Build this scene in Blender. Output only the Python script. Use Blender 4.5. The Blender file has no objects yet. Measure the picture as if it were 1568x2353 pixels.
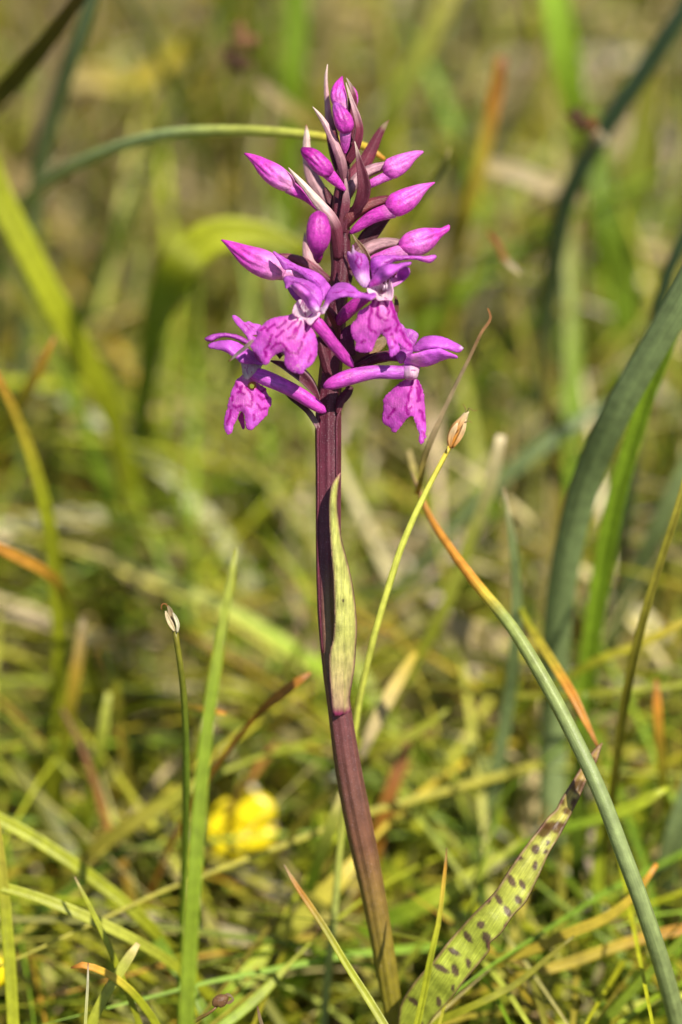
import bpy, math, random
import numpy as np
from mathutils import Vector, Matrix
from mathutils.geometry import delaunay_2d_cdt

random.seed(7)
rng = np.random.default_rng(11)
R = math.radians
SC = bpy.context.scene
COL = SC.collection

# ------------------------------------------------------------------ camera
PITCH = R(35)
DIST = 0.347            # camera to plane of focus
HCAM = 0.300            # camera height over the turf
CAM = np.array([0.0, -DIST*math.cos(PITCH), HCAM])
VIEW = np.array([0, math.cos(PITCH), -math.sin(PITCH)])
UP = np.array([0, math.sin(PITCH), math.cos(PITCH)])
RT = np.array([1.0, 0, 0])
cd = bpy.data.cameras.new('camera')
cam = bpy.data.objects.new('camera', cd); COL.objects.link(cam)
cam.location = CAM
cam.rotation_euler = (math.pi/2-PITCH, 0, 0)
cd.sensor_fit = 'VERTICAL'; cd.sensor_height = 36; cd.sensor_width = 24; cd.lens = 100
cd.clip_start = 0.01; cd.clip_end = 200
cd.dof.use_dof = True; cd.dof.focus_distance = DIST-0.0025; cd.dof.aperture_fstop = 8.0
SC.camera = cam

# ------------------------------------------------------------------ light
SUN = np.array([0.33, -0.32, 0.86]); SUN /= np.linalg.norm(SUN)
elev = math.asin(SUN[2]); azim = math.atan2(SUN[0], SUN[1])
w = bpy.data.worlds.new('World'); SC.world = w; w.use_nodes = True
nt = w.node_tree; bg = nt.nodes['Background']
sky = nt.nodes.new('ShaderNodeTexSky'); sky.sky_type = 'NISHITA'; sky.sun_disc = False
sky.sun_elevation = elev; sky.sun_rotation = azim
nt.links.new(sky.outputs[0], bg.inputs[0]); bg.inputs[1].default_value = 0.075
ld = bpy.data.lights.new('sun', 'SUN'); ld.energy = 5.0; ld.angle = R(0.53); ld.color = (1, .93, .80)
sun = bpy.data.objects.new('sun', ld); COL.objects.link(sun)
sun.rotation_euler = Vector(-SUN).to_track_quat('-Z', 'Y').to_euler()
SC.view_settings.view_transform = 'Standard'; SC.view_settings.look = 'None'
SC.view_settings.exposure = 0.33; SC.view_settings.gamma = 1; SC.view_settings.use_curve_mapping = False
SC.cycles.use_denoising = True
SC.cycles.max_bounces = 8; SC.cycles.transparent_max_bounces = 8

# ------------------------------------------------------------------ places
PX = DIST*0.36/2353.0                       # metres per photo step at the plane of focus
def P(px, py, d=0.0):
    """point in the meadow: d millimetres beyond the plane of focus"""
    dd = DIST + d*0.001; k = dd/DIST
    return CAM + VIEW*dd + RT*((px-784)*PX*k) - UP*((py-1176.5)*PX*k)
def proj(p):
    q = p-CAM; z = q@VIEW; k = DIST/z
    return 784+(q@RT)*k/PX, 1176.5-(q@UP)*k/PX, (z-DIST)*1000
def zone(x0, y0, s):
    f = 1568/2730
    return lambda x, y: ((x0+x*s)*f, (y0+y*s)*f, s*f)
Z1 = zone(780, 230, 1100/1568); Z3 = zone(1250, 420, 600/1568)
Z4 = zone(800, 900, 600/1568); Z5 = zone(1250, 950, 650/1568)
ZS = zone(1200, 1750, 350/686); ZL = zone(1550, 2900, 900/1568)
ZD = lambda x, y: (x, y, 1.0)
def slope(y): return 0.16*np.maximum(0, y-0.02)
def ground_z(x, y):
    return (slope(y) + 0.004*np.sin(x*31+1)*np.cos(y*27) + 0.0025*np.sin(x*77+y*50) - 0.003)

# ------------------------------------------------------------------ materials
def lin(r, g, b):
    f = lambda c: (c/255/12.92) if c/255 <= .04045 else ((c/255+.055)/1.055)**2.4
    return np.array([f(r), f(g), f(b)])
def new_mat(name):
    m = bpy.data.materials.new(name); m.use_nodes = True
    t = m.node_tree; t.nodes.clear()
    return m, t, (lambda k, **kw: _node(t, k, **kw))
def _node(t, k, **kw):
    n = t.nodes.new(k)
    for a, b in kw.items(): setattr(n, a, b)
    return n
def plant_mat(name, rough, transl, streak=(14, .8), streak_amt=.25, speck=0.0, speck_scale=5000, bump=.2, spec=.4, warm=(1.1, 1.15, .6), coat=0.0, blotch=.2):
    m, t, N = new_mat(name); L = t.links.new
    col = N('ShaderNodeAttribute', attribute_name='Col')
    uv = N('ShaderNodeAttribute', attribute_name='uvp')
    sc = N('ShaderNodeVectorMath', operation='MULTIPLY'); sc.inputs[1].default_value = (streak[0], streak[1], 1)
    L(uv.outputs['Vector'], sc.inputs[0])
    n1 = N('ShaderNodeTexNoise'); n1.inputs['Scale'].default_value = 1.0; n1.inputs['Detail'].default_value = 5
    L(sc.outputs[0], n1.inputs['Vector'])
    r1 = N('ShaderNodeMapRange'); r1.inputs[1].default_value = .3; r1.inputs[2].default_value = .7
    r1.inputs[3].default_value = 1-streak_amt; r1.inputs[4].default_value = 1+streak_amt
    L(n1.outputs[0], r1.inputs[0])
    tc = N('ShaderNodeTexCoord')
    n2 = N('ShaderNodeTexNoise'); n2.inputs['Scale'].default_value = 700; n2.inputs['Detail'].default_value = 4
    L(tc.outputs['Object'], n2.inputs['Vector'])
    r2 = N('ShaderNodeMapRange'); r2.inputs[1].default_value = .3; r2.inputs[2].default_value = .7
    r2.inputs[3].default_value = 1-blotch; r2.inputs[4].default_value = 1+blotch
    L(n2.outputs[0], r2.inputs[0])
    mu = N('ShaderNodeMath', operation='MULTIPLY'); L(r1.outputs[0], mu.inputs[0]); L(r2.outputs[0], mu.inputs[1])
    vm = N('ShaderNodeVectorMath', operation='SCALE'); L(col.outputs['Color'], vm.inputs[0]); L(mu.outputs[0], vm.inputs['Scale'])
    base = vm.outputs[0]
    n3 = N('ShaderNodeTexNoise'); n3.inputs['Scale'].default_value = speck_scale; n3.inputs['Detail'].default_value = 2
    L(tc.outputs['Object'], n3.inputs['Vector'])
    if speck > 0:
        r3 = N('ShaderNodeMapRange'); r3.inputs[1].default_value = .60; r3.inputs[2].default_value = .72
        r3.inputs[3].default_value = 0; r3.inputs[4].default_value = speck
        L(n3.outputs[0], r3.inputs[0])
        mx = N('ShaderNodeMix', data_type='RGBA'); L(r3.outputs[0], mx.inputs['Factor'])
        L(base, mx.inputs['A']); mx.inputs['B'].default_value = (.8, .62, .72, 1)
        base = mx.outputs['Result']
    pb = N('ShaderNodeBsdfPrincipled'); pb.inputs['Roughness'].default_value = rough
    pb.inputs['Specular IOR Level'].default_value = spec
    pb.inputs['Coat Weight'].default_value = coat; pb.inputs['Coat Roughness'].default_value = .35
    L(base, pb.inputs['Base Color'])
    ad = N('ShaderNodeMath', operation='ADD'); L(n1.outputs[0], ad.inputs[0]); L(n3.outputs[0], ad.inputs[1])
    bp = N('ShaderNodeBump'); bp.inputs['Strength'].default_value = bump; bp.inputs['Distance'].default_value = .00025
    L(ad.outputs[0], bp.inputs['Height']); L(bp.outputs[0], pb.inputs['Normal'])
    out = N('ShaderNodeOutputMaterial')
    if transl > 0:
        tm = N('ShaderNodeVectorMath', operation='MULTIPLY'); tm.inputs[1].default_value = warm
        L(base, tm.inputs[0])
        tr = N('ShaderNodeBsdfTranslucent'); L(tm.outputs[0], tr.inputs['Color']); L(bp.outputs[0], tr.inputs['Normal'])
        ms = N('ShaderNodeMixShader'); ms.inputs[0].default_value = transl
        L(pb.outputs[0], ms.inputs[1]); L(tr.outputs[0], ms.inputs[2]); L(ms.outputs[0], out.inputs[0])
    else:
        L(pb.outputs[0], out.inputs[0])
    return m
M_LEAF = plant_mat('grass_leaf', .42, .24)
M_CULM = plant_mat('rush_stalk', .40, .12, streak=(9, 1.5), streak_amt=.22, bump=.25)
M_DRY = plant_mat('dry_leaf', .7, .30, warm=(1.1, 1, .8))
M_PETAL = plant_mat('orchid_petal', .42, .34, streak=(10, 2.2), streak_amt=.16, speck=.30, speck_scale=5200, bump=.30, spec=.45, warm=(1.2, .8, 1.15), blotch=.14)
M_BUD = plant_mat('orchid_bud', .40, .16, streak=(9, 1.2), streak_amt=.34, speck=.16, speck_scale=5200, bump=.30, spec=.45, warm=(1.2, .8, 1.15), blotch=.16)
M_BRACT = plant_mat('orchid_bract', .5, .12, streak=(9, 1.2), streak_amt=.3, speck=.10, speck_scale=6500, bump=.3, warm=(1.2, .9, .8), blotch=.22)
M_STEM = plant_mat('orchid_stem', .42, 0, streak=(16, 1.2), streak_amt=.25, speck=.16, speck_scale=6500, bump=.35, blotch=.2)
M_YEL = plant_mat('buttercup_petal', .3, .15, streak_amt=.05, bump=.05, blotch=.05, warm=(1.1, 1.05, .5))

def ground_mat():
    m, t, N = new_mat('dark_soil'); L = t.links.new
    tc = N('ShaderNodeTexCoord')
    a = N('ShaderNodeTexNoise'); a.inputs['Scale'].default_value = 40; a.inputs['Detail'].default_value = 8
    b = N('ShaderNodeTexNoise'); b.inputs['Scale'].default_value = 260; b.inputs['Detail'].default_value = 5
    L(tc.outputs['Object'], a.inputs['Vector']); L(tc.outputs['Object'], b.inputs['Vector'])
    ra = N('ShaderNodeValToRGB'); e = ra.color_ramp.elements
    e[0].position = .35; e[0].color = (.018, .015, .007, 1); e[1].position = .7; e[1].color = (.10, .08, .035, 1)  # soil tones darkened to deepen the shaded gaps between blades
    x = ra.color_ramp.elements.new(.52); x.color = (.035, .04, .010, 1)
    L(a.outputs[0], ra.inputs[0])
    p = N('ShaderNodeBsdfPrincipled'); p.inputs['Roughness'].default_value = .85; L(ra.outputs[0], p.inputs['Base Color'])
    bu = N('ShaderNodeBump'); bu.inputs['Strength'].default_value = .8; bu.inputs['Distance'].default_value = .004
    L(b.outputs[0], bu.inputs['Height']); L(bu.outputs[0], p.inputs['Normal'])
    o = N('ShaderNodeOutputMaterial'); L(p.outputs[0], o.inputs[0])
    return m

# ------------------------------------------------------------------ mesh helpers
def make_mesh(name, V, F, C, UV, mat, origin=None, parent=None, smooth=True, solid=0.0):
    V = np.asarray(V, float)
    if origin is None: origin = V[np.argmin(V[:, 2])].copy()
    me = bpy.data.meshes.new(name)
    me.from_pydata((V-origin).tolist(), [], [tuple(f) for f in F])
    me.validate(clean_customdata=False)
    n = len(me.vertices)
    ca = me.attributes.new('Col', 'FLOAT_COLOR', 'POINT')
    c4 = np.ones((n, 4), np.float32); c4[:, :3] = np.clip(np.asarray(C)[:n], 0, 1)
    ca.data.foreach_set('color', c4.ravel())
    ua = me.attributes.new('uvp', 'FLOAT_VECTOR', 'POINT')
    u3 = np.zeros((n, 3), np.float32); u3[:, :np.asarray(UV).shape[1]] = np.asarray(UV)[:n]
    ua.data.foreach_set('vector', u3.ravel())
    if smooth: me.polygons.foreach_set('use_smooth', [True]*len(me.polygons))
    me.materials.append(mat); me.update()
    o = bpy.data.objects.new(name, me); COL.objects.link(o)
    if parent is not None:
        o.parent = parent; o.location = Vector(origin)-wloc(parent)
    else: o.location = origin
    if solid > 0:
        s = o.modifiers.new('thickness', 'SOLIDIFY'); s.thickness = solid; s.offset = 0; s.use_even_offset = False
    return o
def wloc(o):
    v = Vector(o.location)
    while o.parent is not None:
        o = o.parent; v += Vector(o.location)
    return v
def thing(name, label, cat, origin, group=None):
    o = bpy.data.objects.new(name, None); COL.objects.link(o); o.location = origin
    o.empty_display_size = .005
    o['label'] = label; o['category'] = cat
    if group: o['group'] = group
    return o
def group_part(name, origin, parent, label=None):
    o = bpy.data.objects.new(name, None); COL.objects.link(o); o.parent = parent
    o.location = Vector(origin)-wloc(parent); o.empty_display_size = .003
    if label: o['label'] = label
    return o
def tag(o, label, cat, group=None, kind=None):
    if label: o['label'] = label
    if cat: o['category'] = cat
    if group: o['group'] = group
    if kind: o['kind'] = kind
    return o

def catmull(A, n):
    """A: (m,k) control rows; even resample to n rows"""
    A = np.asarray(A, float)
    if len(A) == 2:
        t = np.linspace(0, 1, n)[:, None]; return A[0]*(1-t)+A[1]*t
    seg = np.linalg.norm(np.diff(A[:, :3], axis=0), axis=1)+1e-9
    T = np.concatenate([[0], np.cumsum(seg)]); ts = np.linspace(0, T[-1], n)
    # slopes with monotone-friendly finite differences
    m = np.zeros_like(A)
    d = np.diff(A, axis=0)/seg[:, None]
    m[0] = d[0]; m[-1] = d[-1]
    m[1:-1] = (d[:-1]*seg[1:, None]+d[1:]*seg[:-1, None])/(seg[1:]+seg[:-1])[:, None]
    i = np.clip(np.searchsorted(T, ts, side='right')-1, 0, len(seg)-1)
    h = seg[i][:, None]; u = ((ts-T[i])/seg[i])[:, None]
    return ((2*u**3-3*u**2+1)*A[i] + (u**3-2*u**2+u)*h*m[i] + (-2*u**3+3*u**2)*A[i+1] + (u**3-u**2)*h*m[i+1])
def ramp(stops, t):
    ts = [s[0] for s in stops]; cs = np.array([s[1] for s in stops])
    return np.stack([np.interp(t, ts, cs[:, k]) for k in range(3)], -1)

def sweep(name, pts, wid, mat, stops, parent=None, origin=None, kind='round', n=40, around=14,
          ridges=0, ridge=0.0, seams=(), flat=1.0, fold=.25, thick=.0001, twist=(0, 0), edge=None, wob=0.0, colfn=None):
    """pts (world) with widths (m) along them -> closed tube or blade"""
    A = np.column_stack([np.asarray(pts, float), np.asarray(wid, float)])
    B = catmull(A, n); X = B[:, :3]; W = np.maximum(B[:, 3], .00002)/2
    if wob > 0:
        ph = rng.random(6)*6.28; s = np.linspace(0, 1, n)
        for k in range(3):
            X[:, k] += wob*(np.sin(s*9+ph[k])*.6+np.sin(s*23+ph[k+3])*.3)
    T = np.gradient(X, axis=0); T /= np.linalg.norm(T, axis=1)[:, None]+1e-12
    tocam = CAM-X; tocam /= np.linalg.norm(tocam, axis=1)[:, None]
    S = np.cross(tocam, T); S /= np.linalg.norm(S, axis=1)[:, None]+1e-9
    for i in range(1, n):
        if S[i]@S[i-1] < 0: S[i] = -S[i]
    Nn = np.cross(T, S)
    sgn = np.sign(np.sum(Nn*tocam, axis=1).mean()) or 1
    Nn = Nn*sgn
    tv = np.linspace(0, 1, n); tw = np.interp(tv, np.linspace(0, 1, len(twist)), twist)
    ct, st = np.cos(tw)[:, None], np.sin(tw)[:, None]
    S, Nn = S*ct+Nn*st, Nn*ct-S*st
    V = []; U = []
    if kind == 'round':
        ph = np.linspace(0, 2*math.pi, around, endpoint=False)
        for i in range(n):
            r = np.ones(around)
            if ridges: r = r*(1+ridge*np.cos(ridges*ph))
            for (p0, dp, amp, wd) in seams:
                dd = (ph-(p0+dp*tv[i])+math.pi) % (2*math.pi)-math.pi
                r = r*(1-amp*np.exp(-(dd/wd)**2)*min(1, 4*tv[i]*(1-tv[i])+.15))
            V.append(X[i]+S[i]*(np.cos(ph)*r*W[i])[:, None]+Nn[i]*(np.sin(ph)*r*W[i]*flat)[:, None])
            U.append(np.column_stack([np.abs(ph/math.pi-1)*1.0, np.full(around, tv[i]*8), np.full(around, 3.1*(1))]))
        m = around
    else:
        a = np.array([-1, -.62, -.22, 0, .22, .62, 1.0]); k = len(a)
        for i in range(n):
            f = fold*W[i]
            top = f*(np.abs(a)-.45)*1.0*1.0
            th = min(thick, W[i]*.6)
            up = -(top)                       # edges fall back, keel proud
            P1 = X[i]+S[i]*(a*W[i])[:, None]-Nn[i]*(up*-1*1)[:, None]
            P1 = X[i]+S[i]*(a*W[i])[:, None]+Nn[i]*(top+th*(1-.7*np.abs(a)))[:, None]
            P2 = X[i]+S[i]*(a[::-1]*W[i])[:, None]+Nn[i]*(top[::-1]-th*(1-.7*np.abs(a[::-1])))[:, None]
            V.append(np.vstack([P1, P2]))
            U.append(np.column_stack([np.concatenate([a, a[::-1]]), np.full(2*k, tv[i]*8), np.concatenate([np.zeros(k), np.ones(k)])]))
        m = 2*k
    V = np.vstack(V); U = np.vstack(U); F = []
    for i in range(n-1):
        for j in range(m):
            j2 = (j+1) % m
            F.append((i*m+j, i*m+j2, (i+1)*m+j2, (i+1)*m+j))
    F.append(tuple(range(m))[::-1]); F.append(tuple(range((n-1)*m, n*m)))
    tt = np.repeat(tv, m); C = ramp(stops, tt)
    if edge is not None and kind != 'round':
        e = np.clip((np.abs(U[:, 0])-.6)/.4, 0, 1)[:, None]; C = C*(1-e)+np.asarray(edge)*e
    if colfn is not None: C = colfn(C, tt, U, V)
    off = rng.random()*50; U[:, 2] += off
    return make_mesh(name, V, F, C, U, mat, origin=origin, parent=parent)

def smooth_outline(pts, n):
    A = np.asarray(pts, float); m = len(A); out = []
    B = np.vstack([A[-1:], A, A[:2]])
    k = max(2, int(round(n/m)))
    for i in range(1, m+1):
        p0, p1, p2, p3 = B[i-1], B[i], B[i+1], B[i+2]
        for j in range(k):
            u = j/k
            out.append(.5*((2*p1)+(-p0+p2)*u+(2*p0-5*p1+4*p2-p3)*u*u+(-p0+3*p1-3*p2+p3)*u**3))
    return np.array(out)
def seg_dist(Q, poly, closed=False):
    poly = np.asarray(poly, float); best = np.full(len(Q), 1e9)
    m = len(poly)
    for i in range(m if closed else m-1):
        a, b = poly[i], poly[(i+1) % m]; ab = b-a; L = ab@ab+1e-9
        t = np.clip(((Q-a)@ab)/L, 0, 1)
        best = np.minimum(best, np.linalg.norm(Q-(a+t[:, None]*ab), axis=1))
    return best
def rbf(cp, Q):
    cp = np.asarray(cp, float); X = cp[:, :2]; s = 60.0
    if len(cp) == 1: return np.full(len(Q), cp[0, 2])
    k = lambda A, B: np.sqrt(((A[:, None]-B[None])**2).sum(-1)+s*s)
    n = len(cp); K = k(X, X)
    if n >= 4:
        Pm = np.column_stack([np.ones(n), X]); M = np.block([[K, Pm], [Pm.T, np.zeros((3, 3))]])
        w_ = np.linalg.lstsq(M, np.concatenate([cp[:, 2], np.zeros(3)]), rcond=None)[0]
        return k(Q, X)@w_[:n]+np.column_stack([np.ones(len(Q)), Q])@w_[n:]
    W = 1/(((Q[:, None]-X[None])**2).sum(-1)+s)**1.0
    return (W*cp[:, 2]).sum(1)/W.sum(1)
def patch(name, z, outline, depth, mat, colfn, parent=None, origin=None, step=11, bulge=0.0, bw=90, ripple=.06, solid=.00012, hole=None, axis=(0, 1), extra=None, jag=0.0):
    """leaf or petal: outline in step units of zone z, depth = [(x,y,d mm)], own thickness"""
    O = smooth_outline(outline, 6*len(outline))
    if jag > 0: O = O+rng.normal(0, jag, O.shape)
    mn, mx = O.min(0), O.max(0)
    gx, gy = np.meshgrid(np.arange(mn[0], mx[0], step), np.arange(mn[1], mx[1], step))
    G = np.column_stack([gx.ravel()+rng.normal(0, step*.12, gx.size), gy.ravel()+rng.normal(0, step*.12, gx.size)])
    # inside test
    ins = np.zeros(len(G), bool); j = len(O)-1
    for i in range(len(O)):
        xi, yi = O[i]; xj, yj = O[j]
        c = ((yi > G[:, 1]) != (yj > G[:, 1])) & (G[:, 0] < (xj-xi)*(G[:, 1]-yi)/(yj-yi+1e-12)+xi)
        ins ^= c; j = i
    G = G[ins]; G = G[seg_dist(G, O, True) > step*.45]
    allp = np.vstack([O, G]); nO = len(O)
    r = delaunay_2d_cdt([Vector(p) for p in allp.tolist()], [(i, (i+1) % nO) for i in range(nO)], [], 1, 1e-4)
    Q = np.array([[v.x, v.y] for v in r[0]]); F = [tuple(f) for f in r[2]]
    if hole is not None:
        hx, hy, hr = hole
        F = [f for f in F if math.hypot(Q[list(f), 0].mean()-hx, Q[list(f), 1].mean()-hy) > hr]
    ed = seg_dist(Q, O, True); D = rbf(depth, Q)
    D = D-bulge*(1-(1-np.clip(ed/bw, 0, 1))**2)
    ph = rng.random(4)*6.28
    D = D+ripple*(np.sin(Q[:, 0]/47+ph[0])*np.sin(Q[:, 1]/39+ph[1])+.5*np.sin(Q[:, 0]/19+ph[2])*np.sin(Q[:, 1]/23+ph[3]))
    if extra is not None: D = D+extra(Q, ed)
    V = np.array([P(*z(q[0], q[1])[:2], dd) for q, dd in zip(Q, D)])
    C = colfn(Q, ed)
    ax = np.array(axis, float); ax /= np.linalg.norm(ax); pr = np.array([-ax[1], ax[0]])
    sz = 140.0
    UV = np.column_stack([(Q@pr)/sz, (Q@ax)/sz, np.full(len(Q), rng.random()*40)])
    return make_mesh(name, V, F, C, UV, mat, origin=origin, parent=parent, solid=solid)

def zpath(z, pts):
    """rows (x,y,d,width) -> world points and widths"""
    Pw, W = [], []
    for (x, y, d, wd) in pts:
        a, b, s = z(x, y); Pw.append(P(a, b, d)); W.append(wd*s*PX*(DIST+d*.001)/DIST)
    return np.array(Pw), np.array(W)
def to_ground(Pw, W, w_end=None, curve=.5):
    """carry a stalk on from its last point down into the soil"""
    Pw = list(Pw); W = list(W)
    d = Pw[-1]-Pw[-2]; d /= np.linalg.norm(d); step = .008
    for k in range(60):
        p = Pw[-1]
        if p[2] < ground_z(p[0], p[1])-.002: break
        d = d*(1-curve*.25)+np.array([0, 0, -1.0])*curve*.25; d /= np.linalg.norm(d)
        Pw.append(p+d*step); W.append(W[-1] if w_end is None else W[-1]*.9+w_end*.1)
    return np.array(Pw), np.array(W)

# ================================================================== THE GROUND
def build_ground():
    xs = np.concatenate([[-60, -20, -6, -2, -1], np.linspace(-.6, .6, 90), [1, 2, 6, 20, 60]])
    ys = np.concatenate([[-60, -20, -6, -2, -1], np.linspace(-.5, .9, 100), [1.5, 3, 8, 25, 80]])
    V = []; F = []
    for y in ys:
        for x in xs:
            if abs(x) <= .6 and -.5 <= y <= .9: zz = float(ground_z(x, y))
            else: zz = float(slope(min(y, .9)))+.0
            V.append((x, y, zz))
    n = len(xs)
    for j in range(len(ys)-1):
        for i in range(n-1): F.append((j*n+i, j*n+i+1, (j+1)*n+i+1, (j+1)*n+i))
    me = bpy.data.meshes.new('ground'); me.from_pydata(V, [], F); me.materials.append(ground_mat())
    me.polygons.foreach_set('use_smooth', [True]*len(me.polygons))
    o = bpy.data.objects.new('ground', me); COL.objects.link(o); o['kind'] = 'structure'
build_ground()

# palette (pigment colours)
TEAL = np.array([.17, .225, .085]); TEALD = np.array([.036, .062, .026]); TEALL = np.array([.29, .36, .135])
GREEN = np.array([.17, .26, .016]); GREEND = np.array([.07, .105, .010]); YG = np.array([.38, .41, .020])
YGL = np.array([.50, .52, .08]); OLIVE = np.array([.23, .205, .022]); STRAW = np.array([.58, .46, .20])
STRAWL = np.array([.72, .60, .36]); ORANGE = np.array([.62, .27, .035]); YEL = np.array([.62, .48, .05])
BROWN = np.array([.17, .085, .035]); RUST = np.array([.33, .13, .03]); PALE = np.array([.62, .58, .40])
TAN = np.array([.42, .32, .17])

# ================================================================== MEADOW MASS (nobody could count it)
def dmin(py):
    return np.interp(py, [-200, 0, 900, 1500, 2000, 2400, 2600], [100, 92, 80, 58, 38, 26, 20])
def grass_mass(name, count, label, pal, hr, wr, lean, yr=(-.12, .60), xr=(-.26, .26), seg=7, mat=None, tipc=None, seed=1, flatlie=False, region=None, near=False):
    g = np.random.default_rng(seed); V = []; F = []; C = []; U = []; base = 0; made = 0; tries = 0
    s = np.linspace(0, 1, seg+1)
    while made < count and tries < count*12:
        tries += 1
        x = g.uniform(*xr); y = yr[0]+(yr[1]-yr[0])*g.random()
        if region is not None and g.random() > region(x, y): continue
        h = g.uniform(*hr)*(1+.25*math.sin(x*23+y*17)); wd = g.uniform(*wr)
        az = g.random()*6.283; ln = g.uniform(*lean)
        dirv = np.array([math.cos(az), math.sin(az)])
        bx = x+g.normal(0, .003); by = y+g.normal(0, .003); gz = float(ground_z(bx, by))
        kx = s*ln*h*.25+s**2*ln*h*.75
        zz = h*(s-.42*min(1.4, ln)*s**2.4)
        if flatlie:
            zz = g.uniform(.001, .028)+h*.12*np.sin(s*3)*g.random(); kx = s*h
        X = np.column_stack([bx+dirv[0]*kx, by+dirv[1]*kx, gz+zz])
        wv = g.normal(0, .06*h); X[:, 0] += wv*np.sin(s*3.1); X[:, 1] += g.normal(0, .04*h)*np.sin(s*4)
        q = X-CAM; z = q@VIEW
        if z.min() < .05: continue
        k = DIST/z; px = 784+(q@RT)*k/PX; py = 1176.5-(q@UP)*k/PX; dd = (z-DIST)*1000
        inn = (px > -90) & (px < 1660) & (py > -90) & (py < 2440)
        if np.any(inn & (dd < (dmin(py) if not near else np.interp(py, [0, 1500, 1850, 2000, 2400], [90, 58, 34, 16, 9])))): continue
        if near and not np.any(inn): continue
        if np.any((px > 465) & (px < 645) & (py > 1800) & (py < 2000) & (dd < 62)): continue
        made += 1
        T = np.gradient(X, axis=0); T /= np.linalg.norm(T, axis=1)[:, None]
        a2 = az+math.pi/2+g.normal(0, .7); S = np.array([math.cos(a2), math.sin(a2), g.normal(0, .2)])
        S = S[None]-T*(T@S)[:, None]; S /= np.linalg.norm(S, axis=1)[:, None]
        Nn = np.cross(T, S)
        prof = wd/2*np.clip(np.minimum(1, (1-s)*2.6)**.7, .05, 1)*(.7+.3*np.minimum(1, s*4))
        if flatlie: prof = wd/2*np.clip(np.sin(s*math.pi*.94+.1), .1, 1)**.5
        L_ = X+S*prof[:, None]+Nn*prof[:, None]*.3; R_ = X-S*prof[:, None]+Nn*prof[:, None]*.3
        V.append(np.stack([L_, X, R_], 1).reshape(-1, 3))
        ci = g.integers(len(pal)); c0 = np.asarray(pal[ci])*g.uniform(.4, 1.45)*np.array([g.uniform(.9, 1.12), 1, g.uniform(.8, 1.3)])
        tc = c0 if tipc is None or g.random() > .4 else np.asarray(tipc[g.integers(len(tipc))])
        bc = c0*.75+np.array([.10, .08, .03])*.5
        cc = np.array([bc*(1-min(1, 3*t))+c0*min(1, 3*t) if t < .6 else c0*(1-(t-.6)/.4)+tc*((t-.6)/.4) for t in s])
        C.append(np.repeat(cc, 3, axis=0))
        U.append(np.column_stack([np.tile([-1, 0, 1], seg+1), np.repeat(s*6, 3), np.full(3*(seg+1), g.random()*60)]))
        for i in range(seg):
            b = base+3*i
            F.append((b, b+1, b+4, b+3)); F.append((b+1, b+2, b+5, b+4))
        base += 3*(seg+1)
    o = make_mesh(name, np.vstack(V), F, np.vstack(C), np.vstack(U), mat or M_LEAF, origin=np.zeros(3))
    o['kind'] = 'stuff'; o['label'] = label
    return o
right_green = lambda x, y: (.35+.65*min(1, max(0, (x+.02)/.08)) if y > .12 else .7)*(.35+.65*(math.sin(x*95+y*31)*math.sin(y*60+x*20+1) > -.25))
left_dry = lambda x, y: 1 if x < .02+.02*math.sin(y*40) else .5
grass_mass('green_grass', 4300, 'dense green and olive grass filling the meadow behind the orchid',
           [GREEN*.8, GREEN*1.2, YG*.7, OLIVE*.8, YG, GREEND, GREEND*.8, GREEN*1.5, OLIVE*1.2, YGL*.8], (.035, .100), (.0011, .0034), (.05, .9), tipc=[YEL, YG, STRAW], seed=3, region=right_green)
grass_mass('yellow_green_grass', 2300, 'fine yellow green grass blades tangled low in the meadow',
           [YG*.8, YGL*.9, OLIVE, YG, GREEN], (.030, .090), (.0006, .0018), (.2, 1.4), tipc=[STRAW, YEL, YG], seed=5)
grass_mass('dry_grass', 2300, 'bleached straw and tan dead grass among the green',
           [STRAW, TAN, STRAWL, YEL*.7, STRAW*.8, TAN*.8], (.020, .060), (.0008, .0030), (.4, 1.6), mat=M_DRY, seed=9, region=left_dry)
grass_mass('wispy_dry_stems', 900, 'thin bleached stems standing tall in the upper meadow',
           [STRAW, STRAWL, TAN, YEL*.7], (.06, .12), (.0007, .0026), (.1, .8), mat=M_DRY, yr=(.12, .60), seed=17, region=left_dry)
grass_mass('pale_dry_stems', 700, 'pale dead stems standing in for highlights behind the orchid at centre right',
           [STRAWL, STRAWL*1.1, STRAW, PALE], (.03, .075), (.0010, .0032), (.3, 1.3), mat=M_DRY, xr=(-.01, .11), yr=(.02, .40), seed=41)  # extra pale straw, its colour stands in for bokeh highlights
grass_mass('fine_grass', 1500, 'hair fine green and straw blades criss crossing over the lower meadow',
           [YG, YGL, GREEN*1.3, STRAW, YG*.8, OLIVE*1.3], (.04, .10), (.0004, .0010), (.6, 1.7), yr=(-.04, .24), tipc=[STRAW, YEL], seed=29)
grass_mass('straw_litter', 2600, 'flattened straw litter lying on the soil',
           [STRAW, TAN, STRAWL, BROWN, TAN*.6, PALE], (.010, .045), (.0010, .0032), (1, 1), mat=M_DRY, seed=13, flatlie=True)

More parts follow.
